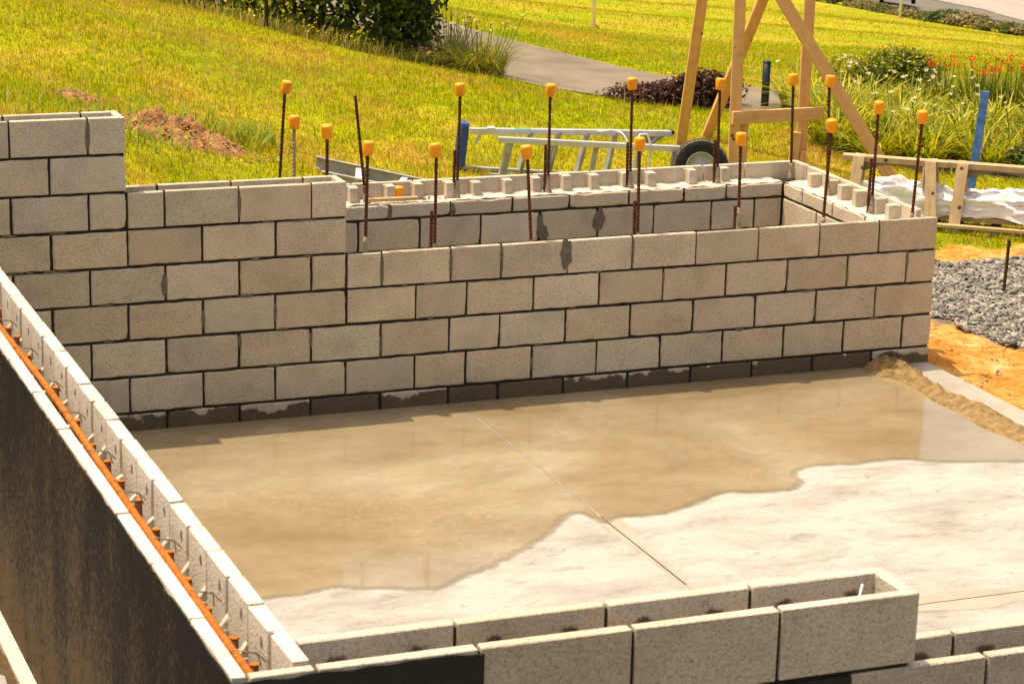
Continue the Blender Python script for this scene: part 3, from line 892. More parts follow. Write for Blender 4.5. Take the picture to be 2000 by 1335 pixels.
# --- chamber walls --------------------------------------------------------
def lintel_wall(name, label, loc, rotz, length, inner_half, inner_full, web_at, shells, damp_smears=(), corner=False):
    """wall seen from inside: outer face shell stands 0.1 above a grouted ledge.
       local x along wall, local y from 0 (inner face) to 0.2 (outer face)"""
    e = empty(name, loc, label, "block wall", "unfinished concrete block walls", rotz)
    def put(xc, z, w, h, var, a, b):
        o = link("block", solid_block(w, h, 0.15, var, 'pale'), M['block_pale'], e)
        o.location = (xc, random.uniform(-0.001, 0.001), z)
    run(e, 0.70, 0.10, inner_half, put)
    run(e, 0.50, 0.20, inner_full, put)
    run(e, 0.30, 0.20, [x - 0.2 for x in inner_full if x > 0.25] + [0, length], put)
    run(e, 0.10, 0.20, inner_full, put)
    m_ = MB()
    m_.box(0.006, length - 0.006, 0.012, 0.168, -0.1, 0.786)
    if corner: m_.box(length - 0.006, length + 0.16, 0.02, 0.165, -0.1, 0.780)
    m_.build("mortar", M['mortar'], e)
    # grouted ledge with a rough trowelled top
    nx = max(6, int(length / 0.03)); ny = 7
    vs = []
    for j in range(ny):
        for i in range(nx + 1):
            x = 0.002 + (length - 0.004) * i / nx; y = 0.012 + 0.152 * j / (ny - 1)
            vs.append((x, y, 0.797 + 0.010 * mnoise.fractal(Vector((x * 14, y * 14, loc[0])), 1.0, 2.0, 3) + 0.006 * (j == ny - 1)))
    q = [(j * (nx + 1) + i, j * (nx + 1) + i + 1, (j + 1) * (nx + 1) + i + 1, (j + 1) * (nx + 1) + i) for j in range(ny - 1) for i in range(nx)]
    me = bpy.data.meshes.new("grout_ledge"); me.from_pydata(vs, [], q); me.update()
    link("grout_ledge", me, M['grout'], e)
    # outer shells
    js = shells
    for a, b in zip(js[:-1], js[1:]):
        w = b - a - 0.012
        m_ = MB().box(-w / 2, w / 2, 0, 0.035, 0, 0.198)
        for x in web_at:
            if a - 0.02 < x < b - 0.0:
                hh = 0.192 + random.uniform(-0.010, 0.003)
                m_.box(x - (a + b) / 2 - 0.027, x - (a + b) / 2 + 0.027, -0.068 - 0.010 * random.random(), 0.001, 0.085, hh)
                m_.box(x - (a + b) / 2 - 0.034, x - (a + b) / 2 + 0.034, -0.014, 0.001, 0.085, hh - 0.001)
        o = m_.build("block", M['block_pale'], e, 0.0025, 0.0008)
        o.location = ((a + b) / 2, 0.165, 0.70)
    run(e, -0.1, 0.2, [0, length], lambda xc, z, w, h, var, a, b: None)
    m_ = MB(); m_.box(0.003, length - 0.003, 0.172, 0.196, -0.1, 0.70)
    m_.build("outer_face", M['block'], e)
    for x, z, w, h in damp_smears:
        smear(e, Vector((0, 0, 0)), (x, -0.0045, z), w, h)
    return e

XL = -3.70
half = [0, 0.40, 0.79, 1.19, 1.60, 1.99, 2.40, 2.79, 3.09, 3.50]
full_ = [0, 0.19, 0.59, 0.99, 1.39, 1.79, 2.19, 2.58, 2.99, 3.30, 3.50]
webs = [x + 3.70 for x in (-3.62, -3.40, -3.11, -2.87, -2.69, -2.48, -2.30, -2.09, -1.90, -1.69, -1.50, -1.28, -1.10, -0.81, -0.57)]
back = lintel_wall("block_wall", "low block wall closing the back of the long chamber, open shells facing the slab", (XL, 1.6, 0), 0.0, 3.5, half, full_, webs,
                   [0, 0.2, 0.6, 1.0, 1.4, 1.8, 2.2, 2.6, 3.0, 3.3, 3.695], [(1.79, 0.6, 0.05, 0.18), (1.82, 0.55, 0.05, 0.12), (2.19, 0.62, 0.08, 0.16), (0.79, 0.745, 0.03, 0.09), (1.2, 0.745, 0.035, 0.09)], True)
rh = [0, 0.26, 0.66, 1.06, 1.40]
rf = [0, 0.46, 0.86, 1.26, 1.40]
# inner face looks to -x: turn the wall so local y points to +x; local x runs from back to front
right = lintel_wall("block_wall", "short block return wall on the right end of the chamber", (-0.2, 1.598, 0), -math.pi / 2, 1.40, rh, rf,
                    [1.598 - y for y in (1.42, 1.19, 1.02, 0.83, 0.59, 0.42)], [-0.197, 0.0, 0.4, 0.8, 1.2, 1.398])
leftc = empty("block_wall", (-3.8, 0.9, 0), "hidden block wall on the left end of the chamber behind the stepped wall", "block wall", "unfinished concrete block walls")
def put_lc(xc, z, w, h, var, a, b):
    o = link("block", solid_block(w, h, 0.19, var), M['block'], leftc)
    o.rotation_euler = (0, 0, math.pi / 2)
    o.location = (0.095, xc, z)
for i, z in enumerate((-0.1, 0.1, 0.3, 0.5)):
    run(leftc, z, 0.2, [-0.7, -0.3, 0.1, 0.5, 0.7] if i % 2 else [-0.7, -0.5, -0.1, 0.3, 0.7], put_lc)
MB().box(-0.08, 0.08, -0.70, 0.70, -0.1, 0.74).build("mortar", M['mortar'], leftc)
# chamber floor and the ledge behind the front shells
cf = MB().box(-3.7, -0.2, 0.19, 1.6, -0.12, -0.02).build("chamber_floor", M['mortar_wet'])
setp(cf, "dark floor inside the block chamber", "floor", kind="structure")
fl = MB().box(-3.69, -0.05, 0.036, 0.186, 0.70, 0.795).build("grout_ledge", M['grout'], far); fl.location = -OFF

# --- left wall (its outer face is coated black) ---------------------------
ZT = 1.712
YN = -7.222
lw = empty("block_wall", (-6.2, -3.6, 0.6), "long block wall on the left, outer face coated black, open cells along its top", "block wall", "unfinished concrete block walls")
LO = Vector((-6.2, -3.6, 0.6))
def left_block(w, var):
    k = ('left', round(w, 3), var)
    if k in CACHE: return CACHE[k]
    b = MB(); h = 0.19
    b.box(0.0, 0.036, -w / 2, w / 2, 0, h)                       # outer shell
    b.box(0.158, 0.200, -w / 2 + 0.045 + 0.003, -0.009 + 0.045, 0, h)     # inner shell, two cells
    b.box(0.155, 0.1995, 0.009 + 0.045, w / 2 + 0.045 - 0.002, 0, h)
    b.box(0.168, 0.198, -0.013 + 0.045, 0.013 + 0.045, 0, h - 0.001)
    for yc in (-w / 2 + 0.06, 0.045):                              # knocked-out webs: low stump and a broken fin
        b.box(0.034, 0.162, yc - 0.016, yc + 0.016, 0, 0.045 + 0.01 * random.random())
        t0 = 0.075 + 0.045 * random.random(); y0 = yc - 0.009; y1 = yc + 0.009; dx = 0.035 + 0.03 * random.random()
        vs = [(0.162, y0, 0.0), (0.162, y1, 0.0), (0.162, y1, t0), (0.162, y0, t0), (0.162 - dx, y0, 0.0), (0.162 - dx, y1, 0.0), (0.162 - dx * 0.8, y1, 0.05), (0.162 - dx * 0.8, y0, 0.05)]
        b.add(vs, [(0, 1, 5, 4), (3, 7, 6, 2), (0, 4, 7, 3), (1, 2, 6, 5), (4, 5, 6, 7), (0, 3, 2, 1)])
    CACHE[k] = b.mesh("block", 0.0025, 0.0012)
    return CACHE[k]
YL = [YN + 0.010] + [-6.83 + 0.4 * k for k in range(0, 17)] + [-0.20]
YL = sorted(set(round(y, 3) for y in YL))
for a, b in zip(YL[:-1], YL[1:]):
    w = b - a - 0.009
    if w < 0.05: continue
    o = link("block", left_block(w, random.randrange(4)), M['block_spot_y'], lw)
    o.location = Vector((-6.3, (a + b) / 2, ZT - 0.19 + random.uniform(-0.002, 0.002))) - LO
m_ = MB(); m_.box(-6.296, -6.104, YN + 0.012, -0.004, 0.0, ZT - 0.192)
o = m_.build("lower_courses", M['block'], lw); o.location = -LO
m_ = MB(); m_.box(-6.262, -6.142, YN + 0.05, -0.3, ZT - 0.1915, ZT - 0.178)
o = m_.build("mortar", M['mortar'], lw); o.location = -LO
# coating: sheet 5 mm proud with a ragged upper edge
def coating(parent, off, along, fixed, a0, a1, z0, ztop, mat, out):
    n = max(8, int((a1 - a0) / 0.02)); vs = []
    for i in range(n + 1):
        t = a0 + (a1 - a0) * i / n
        zt = ztop(t) if callable(ztop) else ztop
        zt -= 0.003 + 0.010 * abs(mnoise.fractal(Vector((t * 9, fixed, 1.0)), 1.0, 2.0, 3))
        for z in (z0, zt):
            for dd in (0.0, out):
                p = (fixed + dd, t, z) if along == 1 else (t, fixed + dd, z)
                vs.append(p)
    fs = []
    for i in range(n):
        A = i * 4; B_ = A + 4
        fs += [(A + 1, B_ + 1, B_ + 3, A + 3), (A + 3, B_ + 3, B_ + 2, A + 2)]
    fs += [(0, 1, 3, 2), (n * 4 + 2, n * 4 + 3, n * 4 + 1, n * 4)]
    me = bpy.data.meshes.new("black_coating"); me.from_pydata(vs, [], fs); me.update()
    bm = bmesh.new(); bm.from_mesh(me); bmesh.ops.recalc_face_normals(bm, faces=bm.faces[:]); bm.to_mesh(me); bm.free()
    o = link("black_coating", me, mat, parent); o.location = -off
    return o
coating(lw, LO, 1, -6.3015, YN - 0.004, -0.01, 0.3, ZT - 0.004, M['coat'], -0.005)
# protruding edge of the footing
m_ = MB(); m_.box(-6.355, -6.3005, YN, 0.0, 0.45, 0.715)
o = m_.build("footing", M['grout'], lw, bevel=0.006); o.location = -LO

# --- near wall --------------------------------------------------------------
nw = empty("block_wall", (-5.0, YN + 0.1, 0.3), "near block wall across the bottom, partly coated black, open cells on top", "block wall", "unfinished concrete block walls")
NO = Vector((-5.0, YN + 0.1, 0.3))
JN = [-6.262, -6.1, -5.7, -5.3, -4.9, -4.5]
for a, b in zip(JN[:-1], JN[1:]):
    w = b - a - 0.010
    if a < -6.2:
        bb = MB().box(-w / 2, w / 2, 0, 0.034, 0, 0.19)
        me = bb.mesh("block", 0.003, 0.001)
        o = link("block", me, M['block_pale'], nw)
    else:
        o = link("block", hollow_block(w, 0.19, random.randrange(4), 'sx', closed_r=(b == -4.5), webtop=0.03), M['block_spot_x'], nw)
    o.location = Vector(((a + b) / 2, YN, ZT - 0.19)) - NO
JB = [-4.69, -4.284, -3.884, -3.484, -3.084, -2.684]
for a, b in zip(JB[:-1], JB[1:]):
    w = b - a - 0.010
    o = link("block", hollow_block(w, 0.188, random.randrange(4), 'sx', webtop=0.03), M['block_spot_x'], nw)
    o.location = Vector(((a + b) / 2, YN + 0.001, ZT - 0.202 - 0.188)) - NO
JC = [-4.89, -4.49, -4.09, -3.69, -3.29, -2.89]
for a, b in zip(JC[:-1], JC[1:]):
    o = link("block", solid_block(b - a - 0.010, 0.19, 0.19, random.randrange(4)), M['block'], nw)
    o.location = Vector(((a + b) / 2, YN + 0.001, ZT - 0.59)) - NO
m_ = MB()
m_.box(-6.26, -4.70, YN + 0.004, YN + 0.19, 0.0, ZT - 0.200)
m_.box(-4.70, -2.70, YN + 0.012, YN + 0.185, 0.0, ZT - 0.392)
m_.box(-6.25, -4.52, YN + 0.010, YN + 0.030, ZT - 0.205, ZT - 0.012)
m_.box(-6.09, -4.52, YN + 0.172, YN + 0.190, ZT - 0.205, ZT - 0.012)
m_.box(-4.68, -2.70, YN + 0.012, YN + 0.030, ZT - 0.395, ZT - 0.215)
m_.box(-4.68, -2.70, YN + 0.172, YN + 0.188, ZT - 0.395, ZT - 0.215)
o = m_.build("mortar", M['mortar'], nw); o.location = -NO
coating(nw, NO, 0, YN - 0.0015, -6.304, -5.690, 0.3, ZT - 0.002, M['coat_clean'], -0.005)
coating(nw, NO, 0, YN - 0.0012, -5.688, -4.692, 0.3, ZT - 0.196, M['coat_clean'], -0.004)

for w_ in (far, back, right, leftc, lw, nw):
    w_["kind"] = "thing"

# ------------------------------------------------------------------ reinforcing bars
def ribbed(mb, p0, p1, r, n=8, step=0.022):
    p0 = Vector(p0); p1 = Vector(p1)
    L = (p1 - p0).length
    k = max(2, int(L / step))
    pts = []; rs = []
    for i in range(k):
        for t, rr in ((0.0, r), (0.55, r), (0.62, r * 1.18), (0.92, r * 1.18)):
            pts.append(p0 + (p1 - p0) * ((i + t) / k)); rs.append(rr)
    pts.append(p1); rs.append(r)
    return mb.tube(pts, rs, n)

CAPME = None
def cap_mesh():
    global CAPME
    if CAPME is None:
        b = MB()
        prof = [(0.0, 0.0), (0.012, 0.0), (0.026, 0.001), (0.0285, 0.006), (0.0300, 0.030), (0.0318, 0.052), (0.0318, 0.066), (0.0295, 0.073), (0.024, 0.0765), (0.0, 0.0775)]
        b.lathe(prof, 20)
        CAPME = b.mesh("cap")
        CAPME.materials.append(M['cap'])
    return CAPME

HOLE = None
def rebar(label, base, top, cap=True, lap=0.0, splash=0.12, pale=False, group="capped rebars standing in the block chamber", r=0.0090):
    base = Vector(base); top = Vector(top)
    e = empty("rebar", base, label, "rebar", group)
    b = MB(); ribbed(b, (0, 0, -0.05), top - base, r)
    b.build("bar", M['rust_mortar'] if pale else M['rust'], e)
    d = (top - base)
    if lap:
        s = d.normalized().cross(Vector((0.36, 0.89, 0))).normalized() * 0.021
        b = MB(); ribbed(b, s + Vector((0, 0, -0.04)), s + d * lap, r * 1.05)
        b.build("lapped_bar", M['rust'], e)
    if splash:
        b = MB()
        pts = []; rs = []
        for i in range(6):
            t = i / 5
            pts.append(d.normalized() * (-0.02 + splash * t)); rs.append(0.015 * (1 - t) ** 1.5 + r * 1.25 + random.uniform(-0.002, 0.004))
        b.tube(pts, rs, 9)
        b.build("mortar_splash", M['rust_mortar'], e)
    if cap:
        c = link("cap", cap_mesh(), None, e)
        q = Vector((0, 0, 1)).rotation_difference(d.normalized())
        tilt = Matrix.Rotation(random.uniform(-0.10, 0.10), 4, 'X') @ Matrix.Rotation(random.uniform(-0.12, 0.12), 4, 'Y')
        c.matrix_local = Matrix.Translation(d - d.normalized() * 0.055) @ q.to_matrix().to_4x4() @ tilt @ Matrix.Rotation(random.uniform(0, 3), 4, 'Z')
    return e

Z9 = 0.805
BACKB = [(-3.60, 1.02, -3.55, 1.545, "tall capped rebar at the back left corner of the chamber, leftmost of all capped bars", 0.0),
         (-2.44, Z9, -2.43, 1.49, "capped rebar on the back chamber wall, in front of the blue capped ladder end", 0.42),
         (-1.825, Z9, -1.83, 1.465, "capped rebar on the back chamber wall in front of the middle of the ladder", 0.45),
         (-1.255, Z9, -1.27, 1.485, "capped rebar on the back chamber wall in front of the ladder foot end", 0.42),
         (-0.635, Z9, -0.65, 1.46, "capped rebar on the back chamber wall beside the small tyre", 0.42),
         (-0.095, Z9, -0.12, 1.47, "capped rebar at the back right inside corner of the chamber", 0.0)]
for x0, z0, x1, z1, lb, lap in BACKB:
    if z0 > 1: z0 = 0.75
    rebar(lb, (x0, 1.69, z0), (x1, 1.69, z1), lap=lap)
rebar("bare leaning rebar without a cap at the left end of the chamber back wall", (-3.03, 1.69, Z9), (-3.11, 1.69, 1.46), cap=False)
rebar("pale capped rebar splashed with mortar, behind the stepped wall", (-3.79, 0.70, 0.705), (-3.79, 0.70, 1.515), pale=True, splash=0)
rebar("short capped rebar behind the stepped wall, in front of the grey aluminium frame", (-3.735, 0.26, 0.705), (-3.735, 0.26, 1.54), splash=0)
FRONTB = [(-3.565, -3.555, 1.47, 0.0, 0.10, "front row capped rebar nearest the tall stepped wall"),
          (-3.16, -3.16, 1.44, 0.45, 0.04, "front row capped rebar, second from the tall stepped wall"),
          (-2.575, -2.625, 1.405, 0.0, 0.03, "leaning front row capped rebar, third from the tall stepped wall"),
          (-1.925, -1.94, 1.42, 0.45, 0.03, "front row capped rebar, fourth from the tall stepped wall"),
          (-1.285, -1.30, 1.42, 0.35, 0.14, "front row capped rebar, fifth from the tall stepped wall"),
          (-0.735, -0.71, 1.475, 0.0, 0.05, "front row capped rebar, last before the right end wall")]
for x0, x1, z1, lap, sp, lb in FRONTB:
    rebar(lb, (x0, 0.10, Z9 - 0.01), (x1, 0.10, z1), lap=lap, splash=sp + 0.09)
rebar("tall capped rebar on the right end wall, nearest the back corner", (-0.115, 1.16, Z9), (-0.10, 1.25, 1.53), lap=0.0)
rebar("capped rebar in the middle of the right end wall", (-0.115, 0.60, Z9), (-0.10, 0.62, 1.47), lap=0.5)
rebar("capped rebar at the front right corner of the chamber", (-0.13, 0.105, Z9), (-0.10, 0.105, 1.50), lap=0.0)
rebar("thin bare rusty rebar stuck upright in the gravel", (1.56, 1.60, -0.07), (1.585, 1.62, 0.30), cap=False, splash=0, group="loose site rebar", r=0.011)

# loose cap, offcut and crumbs on the back ledge
c = link("safety_cap", cap_mesh(), None); c.location = (-2.815, 1.715, 0.803); setp(c, "loose orange rebar cap standing on the back ledge behind a wood strip", "safety cap")
o = MB().beam((-3.05, 1.650, 0.818), (-2.72, 1.632, 0.818), 0.030, 0.022).build("timber_offcut", M['pine_x'], None, bevel=0.002)
setp(o, "short pale timber strip lying on the back ledge of the chamber", "timber offcut")
vs = []; 
b = MB()
for k in range(26):
    x = random.uniform(-3.1, -2.5); y = random.uniform(1.62, 1.70); s = random.uniform(0.004, 0.011)
    b.add([(x + s * a, y + s * bb * random.uniform(.6, 1), 0.803 + s * cc) for a, bb, cc in ((1, 0, 0), (-1, 0, 0), (0, 1, 0), (0, -1, 0), (0, 0, .9), (0, 0, -.6))], [(0, 2, 4), (2, 1, 4), (1, 3, 4), (3, 0, 4), (2, 0, 5), (1, 2, 5), (3, 1, 5), (0, 3, 5)])
setp(b.build("mortar_crumbs", M['mortar_wet']), "dark mortar crumbs scattered on the back ledge", "crumbs", kind="stuff")

# horizontal bar lying in the left wall, tied to upright stubs
hb = empty("rebar", (-6.22, -3.6, ZT - 0.08), "long orange rusty rebar lying along the top of the left wall", "rebar")
HO = Vector((-6.22, -3.6, ZT - 0.08))
b = MB(); pts = []
for i in range(60):
    t = i / 59; y = YN + 0.05 + t * 7.0
    pts.append(Vector((-6.230 + 0.006 * math.sin(y * 2.2), y, ZT - 0.036 + 0.004 * math.sin(y * 3.7))) - HO)
b.tube(pts, 0.0115, 9); b.build("bar", M['rust_bright'], hb)
b = MB(); pts = []
for i in range(24):
    y = -6.4 + i / 23 * 0.95
    pts.append(Vector((-6.2525 + 0.004 * math.sin(y * 5), y, ZT - 0.046)) - HO)
b.tube(pts, 0.0105, 9); b.build("lapped_bar", M['rust_bright'], hb)
ORD = ["first", "second", "third", "fourth", "fifth", "sixth", "seventh", "eighth", "ninth", "tenth", "eleventh", "twelfth", "thirteenth", "fourteenth", "fifteenth", "sixteenth", "seventeenth", "eighteenth", "nineteenth", "twentieth"]
ys = [-6.98 + 0.2 * k + random.uniform(-0.025, 0.025) for k in range(20)]
stub = None
for k, y in enumerate(ys):
    zt = ZT - 0.068 + random.uniform(-0.016, 0.018)
    x = -6.186 + random.uniform(-0.010, 0.008)
    s = empty("rebar_stub", (x, y, ZT - 0.30), f"rusty upright rebar stub in the left wall, {ORD[k]} from the near corner", "rebar stub", "upright rebar stubs along the left wall")
    b = MB(); b.tube([(0, 0, 0), (0, 0, zt - ZT + 0.30 - 0.002)], 0.0112, 10); b.build("bar", M['rust'], s)
    b = MB(); b.tube([(0, 0, zt - ZT + 0.298), (0, 0, zt - ZT + 0.3005)], 0.0118, 10); b.build("cut_end", M['rust_bright'], s)
    if k % 2: continue
    # tie wire round both bars
    b = MB(); pts = []
    P = Vector((-6.230, y - 0.015, ZT - 0.036))
    for i in range(9):
        a = math.pi * (0.1 + 1.5 * i / 8)
        pts.append(P + Vector((0.016 * math.cos(a) + (0.03 if i == 0 else 0), 0.006 * i - 0.02, 0.016 * math.sin(a))) - HO)
    b.tube([Vector((x + 0.012, y - 0.02, ZT - 0.07)) - HO] + pts + [pts[-1] + Vector((-0.03, -0.035, 0.01))], 0.0017, 5)
    b.tube([P + Vector((0.014, 0, 0.008)) - HO, P + Vector((0.04, -0.02, 0.012)) - HO, P + Vector((0.062, -0.035, -0.012)) - HO], 0.0016, 5)
    b.build("tie_wire", M['wire'], hb)
wire_near = MB().tube([(-4.66, YN + 0.06, ZT - 0.12), (-4.645, YN + 0.065, ZT - 0.04), (-4.632, YN + 0.07, ZT + 0.012)], 0.0035, 6).build("plastic_peg", M['white'])
setp(wire_near, "thin white peg standing in the end cell of the near wall", "peg")

# ------------------------------------------------------------------ timber frame
def gz(x, y):
    return float(_W[-3] + _W[-2] * x + _W[-1] * y + _W[:-3] @ _U(np.hypot(x - ANCH[:, 0], y - ANCH[:, 1])))
def stick(name, mat, parent, off, p0, p1, w, h, up):
    """timber whose grain runs along its local z"""
    p0 = Vector(p0); p1 = Vector(p1)
    L = (p1 - p0).length
    me = MB().box(-w / 2, w / 2, -h / 2, h / 2, 0, L).mesh(name, 0.002, 0.0004)
    o = link(name, me, mat, parent)
    d = (p1 - p0).normalized()
    s = d.cross(Vector(up)).normalized(); u = d.cross(s).normalized() * -1
    R_ = Matrix((s, s.cross(d) * -1, d)).transposed()
    if R_.determinant() < 0:
        R_ = Matrix((s, s.cross(d), d)).transposed()
    o.matrix_local = Matrix.Translation(p0 - off) @ R_.to_4x4()
    return o
ax_, ay_ = 1.268, 5.18
bx_, by_ = 1.905, 5.224
TF = Vector((1.6, 5.2, gz(1.6, 5.2)))
tf = empty("timber_trestle", TF, "tall braced frame of pale pine studs standing on the lawn behind the chamber", "timber trestle")
za, zb = gz(ax_, ay_), gz(bx_, by_)
stick("post", M['pine'], tf, TF, (ax_ - 0.0, ay_, za - 0.05), (ax_ - 0.03, ay_, 2.6), 0.090, 0.075, (0.36, 0.89, 0))
stick("post", M['pine'], tf, TF, (bx_, by_, zb - 0.05), (bx_ + 0.0, by_, 2.6), 0.085, 0.075, (0.36, 0.89, 0))
stick("stud", M['pine'], tf, TF, (bx_ - 0.105, by_ - 0.05, zb - 0.03), (bx_ - 0.075, by_ - 0.05, 0.40), 0.075, 0.045, (0.36, 0.89, 0))
stick("stud", M['pine'], tf, TF, (ax_ + 0.078, ay_ - 0.02, za - 0.03), (ax_ + 0.072, ay_ - 0.02, 0.50), 0.055, 0.045, (0.36, 0.89, 0))
u_ = Vector((0.89, 0.02, 0)).normalized()
stick("rail", M['pine'], tf, TF, (1.195, 5.105, 0.555), (2.045, 5.145, 0.555), 0.105, 0.04, (0, 1, 0))
stick("brace", M['pine'], tf, TF, (1.265, 6.18, gz(1.265, 6.18) - 0.02), (1.07, 5.26, 2.55), 0.088, 0.05, (0.3, 0.9, 0.2))
stick("brace", M['pine'], tf, TF, (1.645, 6.48, gz(1.645, 6.48) - 0.02), (1.86, 5.32, 2.30), 0.090, 0.05, (0.2, 0.95, 0.2))
stick("brace", M['pine'], tf, TF, (2.543, 4.77, gz(2.543, 4.77) - 0.02), (1.28, 5.13, 1.94), 0.100, 0.045, (0.1, 0.95, 0.1))
# second short stack of studs beside the frame
stick("stud", M['pine'], tf, TF, (bx_ - 0.02, by_ - 0.075, zb - 0.03), (bx_ - 0.02, by_ - 0.075, 0.24), 0.05, 0.045, (0.36, 0.89, 0))

# ------------------------------------------------------------------ stepladder lying on its side
LD = Vector((-1.03, 5.30, 0.21))
ld = empty("stepladder", LD, "aluminium stepladder with a blue top cap lying on its side in the grass", "ladder")
A0, A1 = Vector((-1.06, 5.12, 0.555)), Vector((0.57, 4.92, 0.50))
B0, B1 = Vector((-0.87, 5.00, 0.50)), Vector((0.55, 4.69, 0.42))
def gnd(p, dz=0.02): return Vector((p.x, p.y, gz(p.x, p.y) + dz))
b = MB(); b.beam(A0 - LD, A1 - LD, 0.055, 0.022); b.beam(A0 - LD + Vector((0, -0.026, -0.012)), A1 - LD + Vector((0, -0.026, -0.012)), 0.004, 0.04); b.build("rail", M['alu'], ld, 0.001)
b = MB(); b.beam(B0 - LD, B1 - LD, 0.055, 0.022); b.beam(B0 - LD + Vector((0, -0.026, -0.012)), B1 - LD + Vector((0, -0.026, -0.012)), 0.004, 0.04); b.build("rail", M['alu'], ld, 0.001)
A0g, A1g = gnd(A0 + Vector((-0.06, 0.10, 0))), gnd(A1 + Vector((-0.05, 0.05, 0)))
B0g, B1g = gnd(B0 + Vector((-0.06, 0.02, 0))), gnd(B1 + Vector((-0.05, 0.0, 0)))
b = MB(); b.beam(A0g - LD, A1g - LD, 0.055, 0.022); b.build("rail", M['alu_dull'], ld, 0.001)
b = MB(); b.beam(B0g - LD, B1g - LD, 0.055, 0.022); b.build("rail", M['alu_dull'], ld, 0.001)
for t in (0.30, 0.44, 0.58, 0.72, 0.86):
    b = MB(); b.beam(A0.lerp(A1, t) - LD, A0g.lerp(A1g, t) - LD, 0.024, 0.075, (0, 1, 0.1)); b.build("tread", M['alu_dull'], ld, 0.001)
for t in (0.07, 0.30, 0.54, 0.78, 0.97):
    b = MB(); b.beam(B0.lerp(B1, t) - LD, B0g.lerp(B1g, t) - LD, 0.055 if t == 0.07 else 0.032, 0.03, (0, 1, 0.1)); b.build("cross_bar", M['alu_dull'], ld, 0.001)
b = MB()
cp0, cp1 = gnd(Vector((-1.10, 5.24, 0)), -0.01), Vector((-1.075, 5.20, 0.60))
b.beam(cp0 - LD, cp1 - LD, 0.065, 0.10, (0, 1, 0)); b.build("top_cap", M['blue'], ld, 0.006)
for t in (0.06, 0.95):
    p = A0.lerp(A1, t); s_ = 1 if t < 0.5 else -1
    b = MB(); b.beam(p + Vector((0.0, 0, -0.01)) - LD, p + Vector((-0.13 if s_ > 0 else -0.13, 0, -0.11)) - LD + Vector((0.08 if s_ > 0 else 0, 0, 0)), 0.012, 0.022); b.build("brace", M['alu'], ld)
b = MB(); b.add([A1 - LD + Vector((-0.02, 0, -0.012)), A1 - LD + Vector((-0.22, 0.02, -0.012)), A1 - LD + Vector((-0.20, 0.02, -0.13))], [(0, 1, 2), (2, 1, 0)]); b.build("gusset", M['alu_dull'], ld)
b = MB(); b.beam(A1 - LD - Vector((0.006, 0, 0)), A1 - LD + Vector((0.016, -0.002, 0)), 0.06, 0.03); b.build("rubber_foot", M['tyre'], ld, 0.002)
# loop of the spreader arm and cord hanging on the rails
def arc(p0, p1, bulge, n=12):
    p0 = Vector(p0); p1 = Vector(p1)
    return [p0.lerp(p1, i / n) + Vector(bulge) * math.sin(math.pi * i / n) for i in range(n + 1)]
p = A0.lerp(A1, 0.655); q_ = B0.lerp(B1, 0.74)
b = MB(); b.tube([v - LD for v in arc(p + Vector((-0.06, -0.03, 0.0)), q_ + Vector((-0.05, 0, 0.01)), (0.05, 0, 0.05))], 0.009, 6); b.build("spreader", M['alu'], ld)
b = MB(); b.tube([v - LD for v in [q_ + Vector((0.0, -0.04, -0.18)), q_ + Vector((0.0, -0.04, 0.02)), q_ + Vector((0.03, -0.04, 0.09)), q_ + Vector((0.09, -0.04, 0.09)), q_ + Vector((0.13, -0.04, 0.0)), q_ + Vector((0.11, -0.04, -0.2)), q_ + Vector((0.0, -0.04, -0.30)), q_ + Vector((-0.03, -0.04, -0.26)), q_ + Vector((0.02, -0.04, -0.34))]], 0.008, 6); b.build("cord", M['white'], ld)
b = MB(); b.lathe([(0.0, 0), (0.03, 0.0), (0.036, 0.008), (0.03, 0.014), (0, 0.014)], 12, Matrix.Translation(A0.lerp(A1, 0.10) - LD + Vector((0.0, -0.02, 0.012)))); b.build("hinge_plate", M['white'], ld)
b = MB(); b.beam(A0.lerp(A1, 0.22) - LD + Vector((0, 0, 0.0115)), A0.lerp(A1, 0.30) - LD + Vector((0, 0, 0.0115)), 0.05, 0.002); b.build("teal_tape", M['teal'], ld)

# ------------------------------------------------------------------ aluminium frame in the grass
AF = Vector((-2.2, 4.3, 0.36))
af = empty("aluminium_trestle", AF, "flat frame of two grey aluminium channels lying behind the chamber", "metal trestle")
def channel(p0, p1, h, d):
    p0 = Vector(p0) - AF; p1 = Vector(p1) - AF
    b = MB(); s = (p1 - p0).normalized().cross(Vector((0, 0, 1)))
    b.beam(p0, p1, 0.004, h)
    for sg in (1, -1):
        b.beam(p0 + Vector((0, 0, sg * h / 2)) + s * d / 2, p1 + Vector((0, 0, sg * h / 2)) + s * d / 2, d, 0.005)
    b.build("rail", M['alu_dull'], af)
channel((-2.47, 4.55, 0.475), (-1.55, 3.98, 0.315), 0.085, 0.03)
channel((-2.48, 4.36, 0.41), (-1.80, 3.66, 0.33), 0.075, 0.03)
for t in (0.30, 0.62, 0.9):
    a_ = Vector((-2.47, 4.55, 0.50)).lerp(Vector((-1.55, 3.98, 0.34)), t); c_ = Vector((-2.48, 4.36, 0.43)).lerp(Vector((-1.80, 3.66, 0.35)), t)
    b = MB(); b.beam(a_ - AF, c_ - AF, 0.05, 0.02); b.build("cross_bar", M['alu'], af, 0.001)

